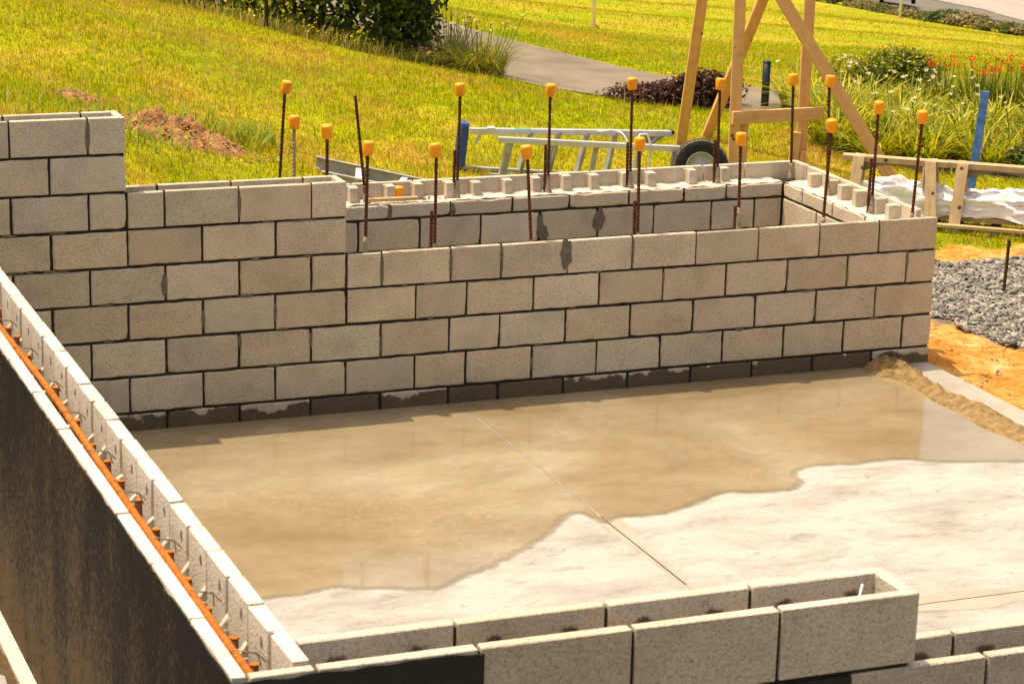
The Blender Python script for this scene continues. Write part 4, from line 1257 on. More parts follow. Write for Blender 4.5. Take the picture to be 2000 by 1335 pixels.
# ------------------------------------------------------------------ small wheel
TW = Vector((0.662, 4.565, gz(0.662, 4.565)))
tw = empty("spare_wheel", TW, "small black tyre on a grey rim propped upright behind the chamber", "wheel")
axis = Vector((-0.30, -0.95, 0.12)).normalized()
Rw = Vector((0, 0, 1)).rotation_difference(axis).to_matrix().to_4x4()
MW = Matrix.Translation((0, 0, 0.212)) @ Rw
R0 = 0.218
b = MB(); b.lathe([(0.118, -0.035), (0.150, -0.052), (0.190, -0.056), (0.208, -0.048)], 40, MW); b.lathe([(0.208, 0.048), (0.190, 0.056), (0.150, 0.052), (0.118, 0.035)], 40, MW); b.build("tyre", M['tyre'], tw)
b = MB(); b.lathe([(0.2075, -0.0485), (R0 - 0.003, -0.040), (R0 - 0.001, -0.02), (R0 - 0.001, 0.02), (R0 - 0.003, 0.040), (0.2075, 0.0485)], 40, MW)
for k in range(44):
    a = 2 * math.pi * k / 44
    for z, da in ((-0.034, 0.03), (-0.012, -0.03), (0.012, 0.03), (0.034, -0.03)):
        c0 = Vector((math.cos(a + da), math.sin(a + da), 0))
        b.beam(MW @ (c0 * (R0 - 0.004) + Vector((0, 0, z))), MW @ (c0 * (R0 + 0.003) + Vector((0, 0, z))), 0.018, 0.016, MW.to_3x3() @ Vector((0, 0, 1)))
b.build("tread", M['tread'], tw)
b = MB(); b.lathe([(0.120, 0.036), (0.122, 0.046), (0.112, 0.048), (0.106, 0.040), (0.100, 0.020), (0.085, 0.012), (0.060, 0.018), (0.040, 0.026), (0.030, 0.030), (0.0, 0.030)], 36, MW)
b.lathe([(0.0, -0.03), (0.10, -0.02), (0.120, -0.036)], 36, MW); b.build("rim", M['rim'], tw)
b = MB(); b.lathe([(0.020, 0.030), (0.020, 0.050), (0.014, 0.055), (0.0, 0.055)], 16, MW); b.build("hub", M['tyre'], tw)

# ------------------------------------------------------------------ sawhorses and wrapped timber
UU = Vector((0.80, -0.60, 0)); VV = Vector((0.60, 0.80, 0))
ANG = math.atan2(UU.y, UU.x)
def sawhorse(label, x0, y0, length, ztop, worn, rot=0.0):
    """local x along the beam; trestle with splayed board legs, end gussets and an arched apron"""
    g = gz(x0, y0)
    e = empty("sawhorse", (x0, y0, g), label, "sawhorse", "sawhorses by the wrapped timber", ANG + rot)
    H = ztop - g
    wx = M['old_wood_x']; wz = M['old_wood']
    b = MB().box(0, length, -0.045, 0.045, H - 0.045, H); b.build("beam", wx, e, 0.003, 0.0008)
    # arched apron below the beam, both sides
    for sy in (-0.030, 0.024):
        n = 14; vs = []
        for i in range(n + 1):
            t = i / n; x = 0.10 + (length - 0.2) * t
            low = H - 0.058 - 0.105 * (abs(2 * t - 1) ** 2.2)
            for yy in (sy, sy + 0.014):
                vs += [(x, yy, low), (x, yy, H - 0.047)]
        fs = []
        for i in range(n):
            a = i * 4; c_ = a + 4
            fs += [(a, c_, c_ + 1, a + 1), (a + 2, a + 3, c_ + 3, c_ + 2), (a, a + 2, c_ + 2, c_)]
        me = bpy.data.meshes.new("apron"); me.from_pydata(vs, [], fs); me.update()
        link("apron", me, M['ply'], e)
    for ix, x in enumerate((0.13, length - 0.13)):
        lean = -0.03 if ix == 0 else 0.05
        for sy in (-1, 1):
            top = Vector((x, sy * 0.058, H - 0.004)); bot = Vector((x + lean, sy * 0.20, -0.02 + (gz(*(Vector((x0, y0, 0)) + UU * x + VV * sy * 0.20)[:2]) - g)))
            stick("leg", wz, e, Vector((0, 0, 0)), bot, top, 0.085, 0.024, (0, 1, 0))
        # end gusset
        vs = []
        for xx in (x - 0.055, x - 0.042):
            vs += [(xx, -0.055, H - 0.05), (xx, 0.055, H - 0.05), (xx, 0.098, H - 0.20), (xx, -0.098, H - 0.20)]
        me = bpy.data.meshes.new("gusset"); me.from_pydata(vs, [], [(0, 3, 2, 1), (4, 5, 6, 7), (0, 1, 5, 4), (2, 3, 7, 6), (1, 2, 6, 5), (0, 4, 7, 3)]); me.update()
        link("gusset", me, wx, e)
    return e
sawhorse("left wooden sawhorse standing over the white wrapped timber", 1.525, 3.86, 0.80, 0.485, False)
sawhorse("right wooden sawhorse standing over the white wrapped timber, cut by the frame edge", 2.16, 3.40, 0.85, 0.485, True)

ST = Vector((1.62, 3.74, -0.03)) + VV * 0.09
tb = empty("timber_stack", ST, "stack of brown boards on bearers under the white plastic sheet", "timber stack", rotz=ANG)
for i in range(3):
    for j in range(5):
        b = MB().box(0.02 - 0.02 * random.random(), 2.3, -0.118 + 0.048 * j, -0.072 + 0.048 * j, 0.075 + 0.042 * i, 0.114 + 0.042 * i)
        b.build("plank", M['old_wood_x'], tb, 0.002, 0.0006)
for y in (-0.24, 0.10):
    MB().box(0.45, 2.5, y - 0.028, y + 0.028, 0.045, 0.072).build("pallet_board", M['old_wood_x'], tb, 0.003, 0.001)
for x in (0.5, 1.0, 1.6, 2.2):
    MB().box(x, x + 0.07, -0.22, 0.17, 0.0, 0.044).build("bearer", M['old_wood'], tb, 0.003)
def wrap():
    nu, nv = 96, 64
    vs = []
    for i in range(nu + 1):
        u = -0.06 + 2.5 * i / nu
        rise = 0.285 + 0.035 * mnoise.noise(Vector((u * 3.0, 0.3, 5))) + 0.02 * math.sin(u * 6)
        lowf = 0.095 + 0.03 * mnoise.noise(Vector((u * 4.0, 2.0, 1))) + (0.035 * max(0, math.sin((u - 0.55) * 4.2)))
        for j in range(nv + 1):
            t = j / nv * 2 - 1                       # -1 front hem ... 1 back hem
            a = abs(t)
            if a < 0.52:
                y = t / 0.52 * 0.125; z = rise - 0.02 * (a / 0.52) ** 4
            else:
                s = (a - 0.52) / 0.48
                y = math.copysign(0.130 + 0.020 * s + 0.015 * mnoise.noise(Vector((u * 7, 3 * s, t))), t)
                z = rise - 0.02 + (lowf - rise + 0.02) * s
            w = mnoise.fractal(Vector((u * 4.2 + 2.5 * t, t * 3.0, 2.2)), 0.9, 2.0, 4)
            fold = abs(mnoise.noise(Vector((u * 5.0 - 4 * t, u * 2 + t * 3, 7.7))))
            fold2 = abs(mnoise.noise(Vector((u * 11.0 + 6 * t, u * 3 - t * 5, 3.1))))
            z += 0.026 * w + 0.03 * (fold2 - 0.2) * (a < 0.6) + 0.085 * (fold - 0.22) * (1 if a < 0.55 else 0.4)
            y += math.copysign(0.035 * (0.35 - fold) * (a > 0.45), t) * 1.2 - 0.02 * w - math.copysign(0.03 * (fold2 - 0.2), t) * (a > 0.5)
            if i == 0: z -= 0.10
            vs.append((u + 0.012 * w, y, max(z, 0.08)))
    q = [(i * (nv + 1) + j, (i + 1) * (nv + 1) + j, (i + 1) * (nv + 1) + j + 1, i * (nv + 1) + j + 1) for i in range(nu) for j in range(nv)]
    me = bpy.data.meshes.new("plastic_sheet"); me.from_pydata(vs, [], q); me.update()
    me.polygons.foreach_set("use_smooth", [True] * len(me.polygons))
    o = link("plastic_sheet", me, M['film'], None, ST, ANG)
    setp(o, "crumpled white plastic sheet draped over the timber stack under the sawhorses", "plastic sheet")
wrap()

# ------------------------------------------------------------------ posts, poles
def post(name, label, x, y, h, r, mat, n=8, lean=(0, 0), cat="post", extra=None):
    z = gz(x, y)
    e = empty(name, (x, y, z), label, cat)
    b = MB(); b.tube([(0, 0, -0.1), (lean[0] * 0.5, lean[1] * 0.5, h * 0.5), (lean[0], lean[1], h)], r, n); b.build("shaft", mat, e)
    return e
# blue square stake with a nail plate
bx0, by0 = 3.06, 4.42
z = gz(bx0, by0)
e = empty("stake", (bx0, by0, z), "bright blue painted stake standing at the right among the lilies", "stake")
stick("shaft", M['blue_paint'], e, Vector((0, 0, 0)), (-0.02, 0, -0.1), (0.075, 0.03, 0.80), 0.066, 0.05, (0.6, 0.8, 0))
b = MB().box(0.028, 0.048, -0.045, -0.035, 0.30, 0.36).build("bolt", M['rust_mortar'], e)
e = post("bollard", "dark navy bollard beside the path end behind the timber frame", 2.97, 7.92, 0.43, 0.038, M['navy'], 14, cat="bollard")
b = MB(); b.lathe([(0.040, 0.425), (0.041, 0.435), (0.03, 0.440), (0.0, 0.441)], 14); b.build("top_cap", M['navy'], e)
e = post("pole", "white pole standing on the lawn left of the timber frame", 7.59, 22.49, 2.4, 0.032, M['white'], 10, lean=(-0.10, 0), cat="pole")
MB().lathe([(0.10, -0.02), (0.08, 0.03), (0.035, 0.05)], 10).build("earth_collar", M['soil'], e)
e = post("pole", "white pole in front of the far shrubs and the parked car", 39.3, 66.4, 3.0, 0.055, M['white'], 10, cat="pole")
MB().lathe([(0.14, -0.02), (0.12, 0.03), (0.06, 0.05)], 10).build("earth_collar", M['soil'], e)
e = post("garden_light", "small garden light with a pale ball at the right end of the hedge", 0.60, 9.75, 0.14, 0.006, M['navy'], 6, cat="garden light")
b = MB(); b.lathe([(0.0, 0.13)] + [(0.032 * math.sin(math.pi * k / 8), 0.162 - 0.032 * math.cos(math.pi * k / 8)) for k in range(1, 8)] + [(0, 0.194)], 14); b.build("ball", simple('pale_glass_ball', (0.50, 0.48, 0.60), 0.2, var=0.1, bs=0), e)
e = post("post", "dark thin post in front of the hedge", -1.20, 10.30, 1.5, 0.02, M['navy'], 8, cat="post")
MB().lathe([(0.022, 1.49), (0.024, 1.51), (0, 1.52)], 8).build("top_cap", M['navy'], e)
# unidentified teal plastic thing, shaped as a loose coil, at the far left end of the hedge
zt_ = gz(-1.66, 12.35)
e = empty("plastic_object", (-1.66, 12.35, zt_), "small teal green plastic object in the grass at the left end of the hedge", "plastic_coil")
b = MB(); pts = []
for i in range(60):
    a = i / 59 * 6 * math.pi
    pts.append((0.10 * math.cos(a) * (1 + 0.1 * math.sin(a * 1.7)), 0.07 * math.sin(a), 0.05 + 0.006 * i / 6 + 0.03 * math.sin(a * 0.5)))
b.tube(pts, 0.012, 6); b.build("plastic_coil", M['teal'], e)

# ------------------------------------------------------------------ soil heaps
def heap(label, cx_, cy_, rx, ry, h, ang, seed, name="soil_heap"):
    n, m = 26, 60
    g0 = gz(cx_, cy_)
    vs = [(0, 0, h * 0.9)]
    ca, sa = math.cos(ang), math.sin(ang)
    for i in range(1, n + 1):
        r = i / n
        for k in range(m):
            a = 2 * math.pi * k / m
            wobr = 1 + 0.22 * mnoise.noise(Vector((math.cos(a) * 1.7, math.sin(a) * 1.7, seed)))
            lx, ly = rx * r * wobr * math.cos(a), ry * r * wobr * math.sin(a)
            x = ca * lx - sa * ly; y = sa * lx + ca * ly
            zz = h * max(0.0, 1 - r ** 1.7)
            nn = mnoise.fractal(Vector((x * 9, y * 9, seed)), 0.9, 2.0, 5)
            zz = zz * (0.85 + 0.7 * nn) + 0.025 * nn * (1 - r) + gz(cx_ + x, cy_ + y) - g0 - (0.03 if i == n else 0)
            vs.append((x, y, zz))
    fs = [(0, 1 + k, 1 + (k + 1) % m) for k in range(m)]
    for i in range(n - 1):
        for k in range(m):
            a = 1 + i * m + k; b2 = 1 + i * m + (k + 1) % m
            fs.append((a, a + m, b2 + m, b2))
    e = empty(name, (cx_, cy_, g0), label, "soil heap")
    me = bpy.data.meshes.new("heap"); me.from_pydata(vs, [], fs); me.update()
    me.polygons.foreach_set("use_smooth", [True] * len(me.polygons))
    link("heap", me, M['soil'], e)
    b = MB()
    for k in range(int(620 * rx * ry / 0.2)):
        a = random.uniform(0, 6.28); r = math.sqrt(random.random()) * 1.35
        lx, ly = rx * r * math.cos(a), ry * r * math.sin(a)
        x = ca * lx - sa * ly; y = sa * lx + ca * ly
        s = random.uniform(0.006, 0.022)
        z = h * max(0, 1 - r ** 1.7) * 0.95 + gz(cx_ + x, cy_ + y) - g0 + s * 0.3
        j = [random.uniform(0.6, 1.2) for _ in range(6)]
        b.add([(x + s * j[0], y, z), (x - s * j[1], y, z), (x, y + s * j[2], z), (x, y - s * j[3], z), (x, y, z + s * j[4] * 0.8), (x, y, z - s)], [(0, 2, 4), (2, 1, 4), (1, 3, 4), (3, 0, 4), (2, 0, 5), (1, 2, 5), (3, 1, 5), (0, 3, 5)])
    o = b.build("clods", M['soil'], e); o["kind"] = "stuff"
    return e
heap("long heap of dry brown soil on the grass behind the stepped wall", -3.37, 5.10, 0.54, 0.30, 0.15, -0.35, 1.7)
heap("small scatter of dug soil behind the tallest wall step", -3.92, 6.05, 0.22, 0.20, 0.06, 0.2, 5.1)

# crumpled grey sheet outside the left wall
def ground_sheet():
    n, m = 40, 60; vs = []
    for i in range(n + 1):
        for j in range(m + 1):
            x = -6.40 - 0.95 * i / n; y = -5.6 + 2.3 * j / m
            w = mnoise.fractal(Vector((x * 5, y * 5, 4.4)), 0.9, 2.0, 4); f_ = abs(mnoise.noise(Vector((x * 4 + y * 3, y * 4, 8.8))))
            z = gz(x, y) + 0.03 + 0.035 * w + 0.06 * f_ - (0.02 if i == 0 else 0)
            vs.append((x + 0.05 * w, y, max(z, gz(x, y) + 0.012)))
    q = [(i * (m + 1) + j, i * (m + 1) + j + 1, (i + 1) * (m + 1) + j + 1, (i + 1) * (m + 1) + j) for i in range(n) for j in range(m)]
    me = bpy.data.meshes.new("ground_sheet"); me.from_pydata(vs, [], q); me.update()
    if me.polygons[0].normal.z < 0: me.flip_normals()
    me.polygons.foreach_set("use_smooth", [True] * len(me.polygons))
    setp(link("ground_sheet", me, M['film_grey']), "crumpled grey plastic sheet on the ground at the foot of the black coated wall", "plastic sheet")
ground_sheet()

# ------------------------------------------------------------------ crushed stone
def stones(name, label, pts, smin, smax, sunk=0.2):
    n = len(pts)
    base = np.array([(1, 0, 0), (-1, 0, 0), (0, 1, 0), (0, -1, 0), (0, 0, 1), (0, 0, -1), (.62, .62, .55), (-.62, -.62, .5)], float)[:6]
    s = rng.uniform(smin, smax, n) * (0.75 + 0.7 * rng.random(n) ** 3)
    cube = np.array([(-1, -1, -1), (1, -1, -1), (1, 1, -1), (-1, 1, -1), (-1, -1, 1), (1, -1, 1), (1, 1, 1), (-1, 1, 1)], float) * 0.62
    V = cube[None] + rng.uniform(-0.5, 0.5, (n, 8, 3))
    V *= np.stack([np.ones(n), rng.uniform(0.55, 0.95, n), rng.uniform(0.25, 0.6, n)], -1)[:, None, :]
    an = rng.uniform(0, 6.28, n); ti = rng.uniform(-0.5, 0.5, n)
    c_, s_ = np.cos(ti), np.sin(ti)
    x, y, z = V[..., 0], V[..., 1], V[..., 2]
    x, z = x * c_[:, None] - z * s_[:, None], x * s_[:, None] + z * c_[:, None]
    c_, s_ = np.cos(an), np.sin(an)
    x, y = x * c_[:, None] - y * s_[:, None], x * s_[:, None] + y * c_[:, None]
    V = np.stack([x, y, z], -1) * s[:, None, None] + pts[:, None, :]
    V[..., 2] += (s * (0.45 - sunk))[:, None]
    F = np.array([(0, 3, 2, 1), (4, 5, 6, 7), (0, 1, 5, 4), (1, 2, 6, 5), (2, 3, 7, 6), (3, 0, 4, 7)])
    F = (F[None] + (np.arange(n) * 8)[:, None, None]).reshape(-1, 4)
    g = rng.uniform(0.45, 1.6, n)[:, None] * np.array([0.235, 0.215, 0.185]) * (1 + rng.uniform(-0.06, 0.06, (n, 3)))
    me = np_mesh(name, V.reshape(-1, 3), F, np.repeat(g, 8, 0))
    m, nt, bs, _ = new_mat(name + '_mat')
    at = N(nt, "ShaderNodeAttribute", attribute_name="Col"); nt.links.new(at.outputs["Color"], bs.inputs["Base Color"]); bs.inputs["Roughness"].default_value = 0.85
    return setp(link(name, me, m), label, "gravel", kind="stuff")
k = 60000
gxp = rng.uniform(0.2, 5.2, k); gyp = rng.uniform(-0.8, 2.6, k)
ins = pip(gxp + wob(gyp, gxp) * 0.5, gyp + wob(gxp, gyp) * 0.5, GRAV)
gxp, gyp = gxp[ins], gyp[ins]
stones("gravel", "bed of broken grey crushed stone right of the chamber", np.stack([gxp, gyp, ht(gxp, gyp) + rng.uniform(0, 0.016, len(gxp))], -1), 0.014, 0.030)
k = 2200
sx_ = rng.uniform(0.08, 4.0, k); sy_ = rng.uniform(-3.5, 2.5, k)
stones("scattered_stones", "scattered single stones and clods lying on the orange dirt", np.stack([sx_, sy_, ht(sx_, sy_)], -1), 0.003, 0.013)

# ------------------------------------------------------------------ leaves and blades
def rand_unit(n):
    v = rng.standard_normal((n, 3)); return v / np.linalg.norm(v, axis=1, keepdims=True)

def leaves_mesh(name, P, size, cols, upbias=0.5, aspect=0.55, nrm=None):
    """one folded, pointed leaf of four triangles at each point"""
    n = len(P)
    nr = rand_unit(n) * (1 - upbias) + np.array([0, 0, 1.0]) * upbias
    if nrm is not None: nr = nr + nrm * 0.6
    nr /= np.linalg.norm(nr, axis=1, keepdims=True)
    t = np.cross(nr, rand_unit(n)); t /= np.linalg.norm(t, axis=1, keepdims=True)
    b = np.cross(nr, t)
    s = (np.asarray(size) * rng.uniform(0.65, 1.25, n))[:, None]
    tip = P + t * s * 0.5 - nr * s * 0.10
    tail = P - t * s * 0.5
    l = P + b * s * aspect * 0.5 + nr * s * 0.08 + t * s * 0.04
    r = P - b * s * aspect * 0.5 + nr * s * 0.08 + t * s * 0.04
    V = np.stack([tail, r, tip, l], 1).reshape(-1, 3)
    i = np.arange(n) * 4
    T = np.concatenate([np.stack([i, i + 1, i + 2], -1), np.stack([i, i + 2, i + 3], -1)])
    return np_mesh(name, V, None, np.repeat(cols, 4, 0), T)

def blades_mesh(name, P, h, w, lean_dir, lean, cols, tip_cols=None, segs=2):
    """arching strap blades, tapering; P base points"""
    n = len(P)
    side = np.stack([-lean_dir[:, 1], lean_dir[:, 0], np.zeros(n)], -1)
    ld = np.concatenate([lean_dir, np.zeros((n, 1))], 1)
    rows = []
    for k in range(segs + 1):
        t = k / segs
        c = P + ld * (lean * h * t ** 1.8)[:, None] + np.array([0, 0, 1.0]) * (h * (t - 0.42 * np.minimum(lean, 1.6) * t ** 2.4))[:, None]
        ww = (w * (1 - t ** 1.6 * 0.96))[:, None]
        rows.append(c - side * ww / 2); rows.append(c + side * ww / 2)
    V = np.stack(rows, 1)
    m = 2 * (segs + 1)
    i = np.arange(n) * m
    Q = np.concatenate([np.stack([i + 2 * k, i + 2 * k + 1, i + 2 * k + 3, i + 2 * k + 2], -1) for k in range(segs)])
    if tip_cols is None: tip_cols = cols
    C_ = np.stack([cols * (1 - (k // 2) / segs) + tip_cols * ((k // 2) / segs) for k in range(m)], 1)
    return np_mesh(name, V.reshape(-1, 3), Q, C_.reshape(-1, 3))

def palette(n, cs, ws=None, jit=0.12):
    cs = np.array(cs, float); ws = None if ws is None else np.array(ws, float) / sum(ws)
    c = cs[rng.choice(len(cs), n, p=ws)]
    return np.clip(c * (1 + jit * rng.standard_normal((n, 1))) * (1 + 0.05 * rng.standard_normal((n, 3))), 0.002, 0.9)

# ------------------------------------------------------------------ lawn
YAW = math.atan2(FWD.x, FWD.y)
def wedge(n, d0, d1, half=0.30):
    d = np.sqrt(rng.uniform(d0 * d0, d1 * d1, n)); a = YAW + rng.uniform(-half, half, n)
    return CAM.x + d * np.sin(a), CAM.y + d * np.cos(a), d
def lawn_ok(x, y):
    ok = ~((x > -6.33) & (x < 0.03) & (y > -7.3) & (y < 1.83))
    ok &= ~pip(x + wob(x, y) * 0.25, y + wob(y, x) * 0.25, PATH)
    ok &= ~pip(x, y, BED)
    ok &= rng.random(len(x)) > dirt_at(x, y) * 0.995
    ok &= ~(((x + 3.37) / 0.50) ** 2 + ((y - 5.10) / 0.30) ** 2 < rng.uniform(0.5, 1.3, len(x)))
    ok &= ~(((x + 3.92) / 0.20) ** 2 + ((y - 6.05) / 0.18) ** 2 < rng.uniform(0.4, 1.4, len(x)))
    ok &= ~pip(x, y, ROAD)
    return ok
def vnoise(x, y, s, seed):
    """cheap smooth value noise on arrays"""
    x = x * s + seed * 17.3; y = y * s - seed * 9.1
    xi = np.floor(x).astype(int); yi = np.floor(y).astype(int); fx = x - xi; fy = y - yi
    fx = fx * fx * (3 - 2 * fx); fy = fy * fy * (3 - 2 * fy)
    def hsh(a, b): 
        v = np.sin(a * 127.1 + b * 311.7 + seed * 74.7) * 43758.5453
        return v - np.floor(v)
    return (hsh(xi, yi) * (1 - fx) + hsh(xi + 1, yi) * fx) * (1 - fy) + (hsh(xi, yi + 1) * (1 - fx) + hsh(xi + 1, yi + 1) * fx) * fy
def grass_band(n, d0, d1, hgt, wid, segs, clump=0.5):
    x, y, d = wedge(n, d0, d1)
    ok = lawn_ok(x, y); x, y, d = x[ok], y[ok], d[ok]
    n = len(x)
    z = ht(x, y)
    dry = 0.55 * vnoise(x, y, 0.7, 1) + 0.45 * vnoise(x, y, 2.6, 2)
    tall = 0.55 * vnoise(x, y, 1.6, 3) + 0.45 * vnoise(x, y, 6.0, 4)
    green = np.array([0.19, 0.30, 0.006]); lime = np.array([0.44, 0.42, 0.008]); straw = np.array([0.60, 0.42, 0.11]); rust = np.array([0.52, 0.27, 0.055])
    u = rng.random(n)
    pd = np.clip((dry - 0.37) * 1.6, 0.06, 0.75)
    c = np.where((u < pd * 0.62)[:, None], straw, np.where((u < pd)[:, None], rust, np.where((rng.random(n) < 0.62 - 0.3 * dry)[:, None], green, lime)))
    c = np.clip(c * (1 + 0.22 * rng.standard_normal((n, 1))), 0.01, 0.8)
    h = hgt * (0.35 + 1.0 * tall) * rng.uniform(0.5, 1.3, n)
    # rank growth along the walls and hedge foot
    edge = np.clip(1.0 - (y - 1.9) / 0.7, 0, 1) * (x < 0.4)
    h *= 1 + 0.7 * edge
    a = rng.uniform(0, 6.283, n); ld_ = np.stack([np.cos(a), np.sin(a)], -1)
    lean = rng.uniform(0.1, 0.9, n)
    w = wid * rng.uniform(0.6, 1.3, n)
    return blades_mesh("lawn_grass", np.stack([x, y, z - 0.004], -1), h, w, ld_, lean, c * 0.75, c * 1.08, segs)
lawn = bpy.data.objects.new("lawn_grass", None)
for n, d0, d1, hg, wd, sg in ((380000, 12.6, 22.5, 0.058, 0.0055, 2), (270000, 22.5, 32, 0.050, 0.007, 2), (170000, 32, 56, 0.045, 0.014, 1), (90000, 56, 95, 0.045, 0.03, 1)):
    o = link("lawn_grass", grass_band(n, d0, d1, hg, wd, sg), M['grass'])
    lb = {12.6: "short yellow green grass covering the nearer lawn behind the walls", 22.5: "short yellow green grass along the path and flower bed", 32: "sunlit lawn grass beyond the path", 56: "distant lawn grass before the far shrubs"}[d0]
    setp(o, lb, "grass", "lawn grass", "stuff")
bpy.data.objects.remove(lawn)
# dry seed heads and broader weeds standing above the lawn
x, y, d = wedge(5200, 14, 27); ok = lawn_ok(x, y) & (vnoise(x, y, 0.9, 5) > 0.42); x, y = x[ok], y[ok]; n = len(x)
a = rng.uniform(0, 6.283, n)
me = blades_mesh("seed_stalks", np.stack([x, y, ht(x, y)], -1), rng.uniform(0.08, 0.20, n), rng.uniform(0.004, 0.009, n), np.stack([np.cos(a), np.sin(a)], -1), rng.uniform(0.05, 0.5, n), palette(n, [(0.58, 0.42, 0.16), (0.5, 0.33, 0.14), (0.62, 0.52, 0.3)]), None, 3)
setp(link("seed_stalks", me, M['grass']), "dry pale seed stalks sticking up through the lawn", "grass", kind="stuff")
x = np.concatenate([rng.normal(-3.9, 0.35, 160), rng.normal(-2.75, 0.16, 120), rng.normal(-3.3, 0.5, 120)]); y = np.concatenate([rng.normal(4.7, 0.25, 160), rng.normal(5.4, 0.2, 120), rng.normal(5.65, 0.2, 120)]); n = len(x)
a = rng.uniform(0, 6.283, n)
me = blades_mesh("weeds", np.stack([x, y, ht(x, y)], -1), rng.uniform(0.10, 0.28, n), rng.uniform(0.010, 0.018, n), np.stack([np.cos(a), np.sin(a)], -1), rng.uniform(0.3, 1.2, n), palette(n, [(0.16, 0.24, 0.03), (0.28, 0.32, 0.05)]), None, 4)
setp(link("weeds", me, M['grass']), "broad bladed green weeds round the soil heap", "weeds", kind="stuff")

# ------------------------------------------------------------------ shrubs
def shrub(name, label, loc, rx, ry, h, n, leaf, cols, ws, lumps=9, group=None, cat="shrub", seed=1, stems=5, squash=0.55, upbias=0.45, stemmat=None, low=0.36):
    """stems plus a crown of small leaves set in uneven lumps"""
    r_ = np.random.default_rng(seed)
    g = gz(loc[0], loc[1])
    e = empty(name, (loc[0], loc[1], g), label, cat, group)
    L = []
    for k in range(lumps):
        a = r_.uniform(0, 6.283); q = math.sqrt(r_.random()) * 0.75
        hh = h * (low + 0.42 * (1 - q * q) * r_.uniform(0.75, 1.15))
        L.append((rx * q * math.cos(a), ry * q * math.sin(a), hh, r_.uniform(0.32, 0.55)))
    P = []; Nn = []
    per = n // lumps
    for (x, y, z, s) in L:
        u = r_.standard_normal((per, 3)); u /= np.linalg.norm(u, axis=1, keepdims=True)
        rad = r_.uniform(0.35, 1.0, per) ** 0.45
        rad *= 1 + 0.18 * np.sin(u[:, 0] * 9 + x * 30) * np.sin(u[:, 2] * 8 + y * 30)
        p = u * rad[:, None] * np.array([rx * s * 1.15, ry * s * 1.15, h * s * 0.85]) + np.array([x, y, z])
        P.append(p); Nn.append(u)
    P = np.concatenate(P); Nn = np.concatenate(Nn)
    P[:, 2] = np.abs(P[:, 2]) + 0.01
    me = leaves_mesh("crown", P, leaf, palette(len(P), cols, ws, 0.18), upbias, 0.6, Nn * 0.8)
    link("crown", me, M['leaf'], e)
    b = MB()
    for (x, y, z, s) in L[:stems]:
        b.tube([(x * 0.1, y * 0.1, -0.05), (x * 0.4, y * 0.4, z * 0.5), (x, y, z)], [h * 0.035, h * 0.024, h * 0.01], 6)
    b.build("trunk", stemmat or M['bark'], e)
    return e
shrub("purple_shrub", "low dark purple leaved shrub at the near edge of the path", (2.06, 8.30), 0.52, 0.28, 0.21, 5200, 0.040, [(0.060, 0.018, 0.014), (0.10, 0.026, 0.018), (0.032, 0.014, 0.012), (0.16, 0.06, 0.045)], (5, 4, 4, 1), 20, seed=3, low=0.15)
shrub("purple_shrub", "taller dark purple leaved shrub behind the left brace of the timber frame", (2.42, 8.05), 0.34, 0.24, 0.40, 3600, 0.040, [(0.060, 0.018, 0.014), (0.10, 0.026, 0.018), (0.032, 0.014, 0.012), (0.16, 0.06, 0.045)], (5, 4, 4, 1), 16, seed=5, low=0.18)
shrub("round_bush", "rounded dark green bush with yellow tips behind the lilies", (4.40, 7.92), 0.46, 0.36, 0.52, 10000, 0.036, [(0.05, 0.085, 0.010), (0.12, 0.16, 0.012), (0.26, 0.29, 0.015), (0.55, 0.50, 0.02)], (4, 5, 5, 3), 18, seed=8, low=0.28)
shrub("round_bush", "loose light green bush left of the round dark bush", (3.95, 8.05), 0.34, 0.28, 0.42, 4200, 0.034, [(0.16, 0.21, 0.015), (0.32, 0.34, 0.02), (0.52, 0.48, 0.03)], (4, 4, 2), 10, seed=9)

# far row of shrubs by the road
FARB = [(-22, (40.6, 75.4)), (1, (40.8, 74.6)), (2, (40.9, 72.8)), (3, (40.85, 71.3)), (4, (40.9, 69.9)), (5, (40.7, 68.6)), (6, (40.6, 67.2)), (7, (40.8, 65.8)), (8, (41.0, 64.6)), (9, (41.1, 63.4)), (10, (41.3, 62.2)), (11, (41.35, 61.0)), (12, (41.4, 59.6)), (13, (41.4, 58.2))]
for k, (sd, (x, y)) in enumerate(FARB):
    tone = k % 3
    cols = [[(0.06, 0.075, 0.015), (0.15, 0.14, 0.03), (0.30, 0.25, 0.09)], [(0.035, 0.065, 0.012), (0.07, 0.10, 0.015), (0.13, 0.15, 0.03)], [(0.10, 0.09, 0.03), (0.22, 0.17, 0.06), (0.36, 0.28, 0.13)]][tone]
    big = 1.25 if k in (7, 8) else 1.0
    shrub("far_shrub", f"shrub in the far row along the road, {ORD[k]} from the left", (x + 0.1, y - 0.3), 0.85 * big, 0.8 * big, (0.23 if k in (2, 3, 4, 5, 6) else 0.36) * big, 1100, 0.15, cols, None, 9, "row of shrubs along the far road", seed=30 + k, stems=3)

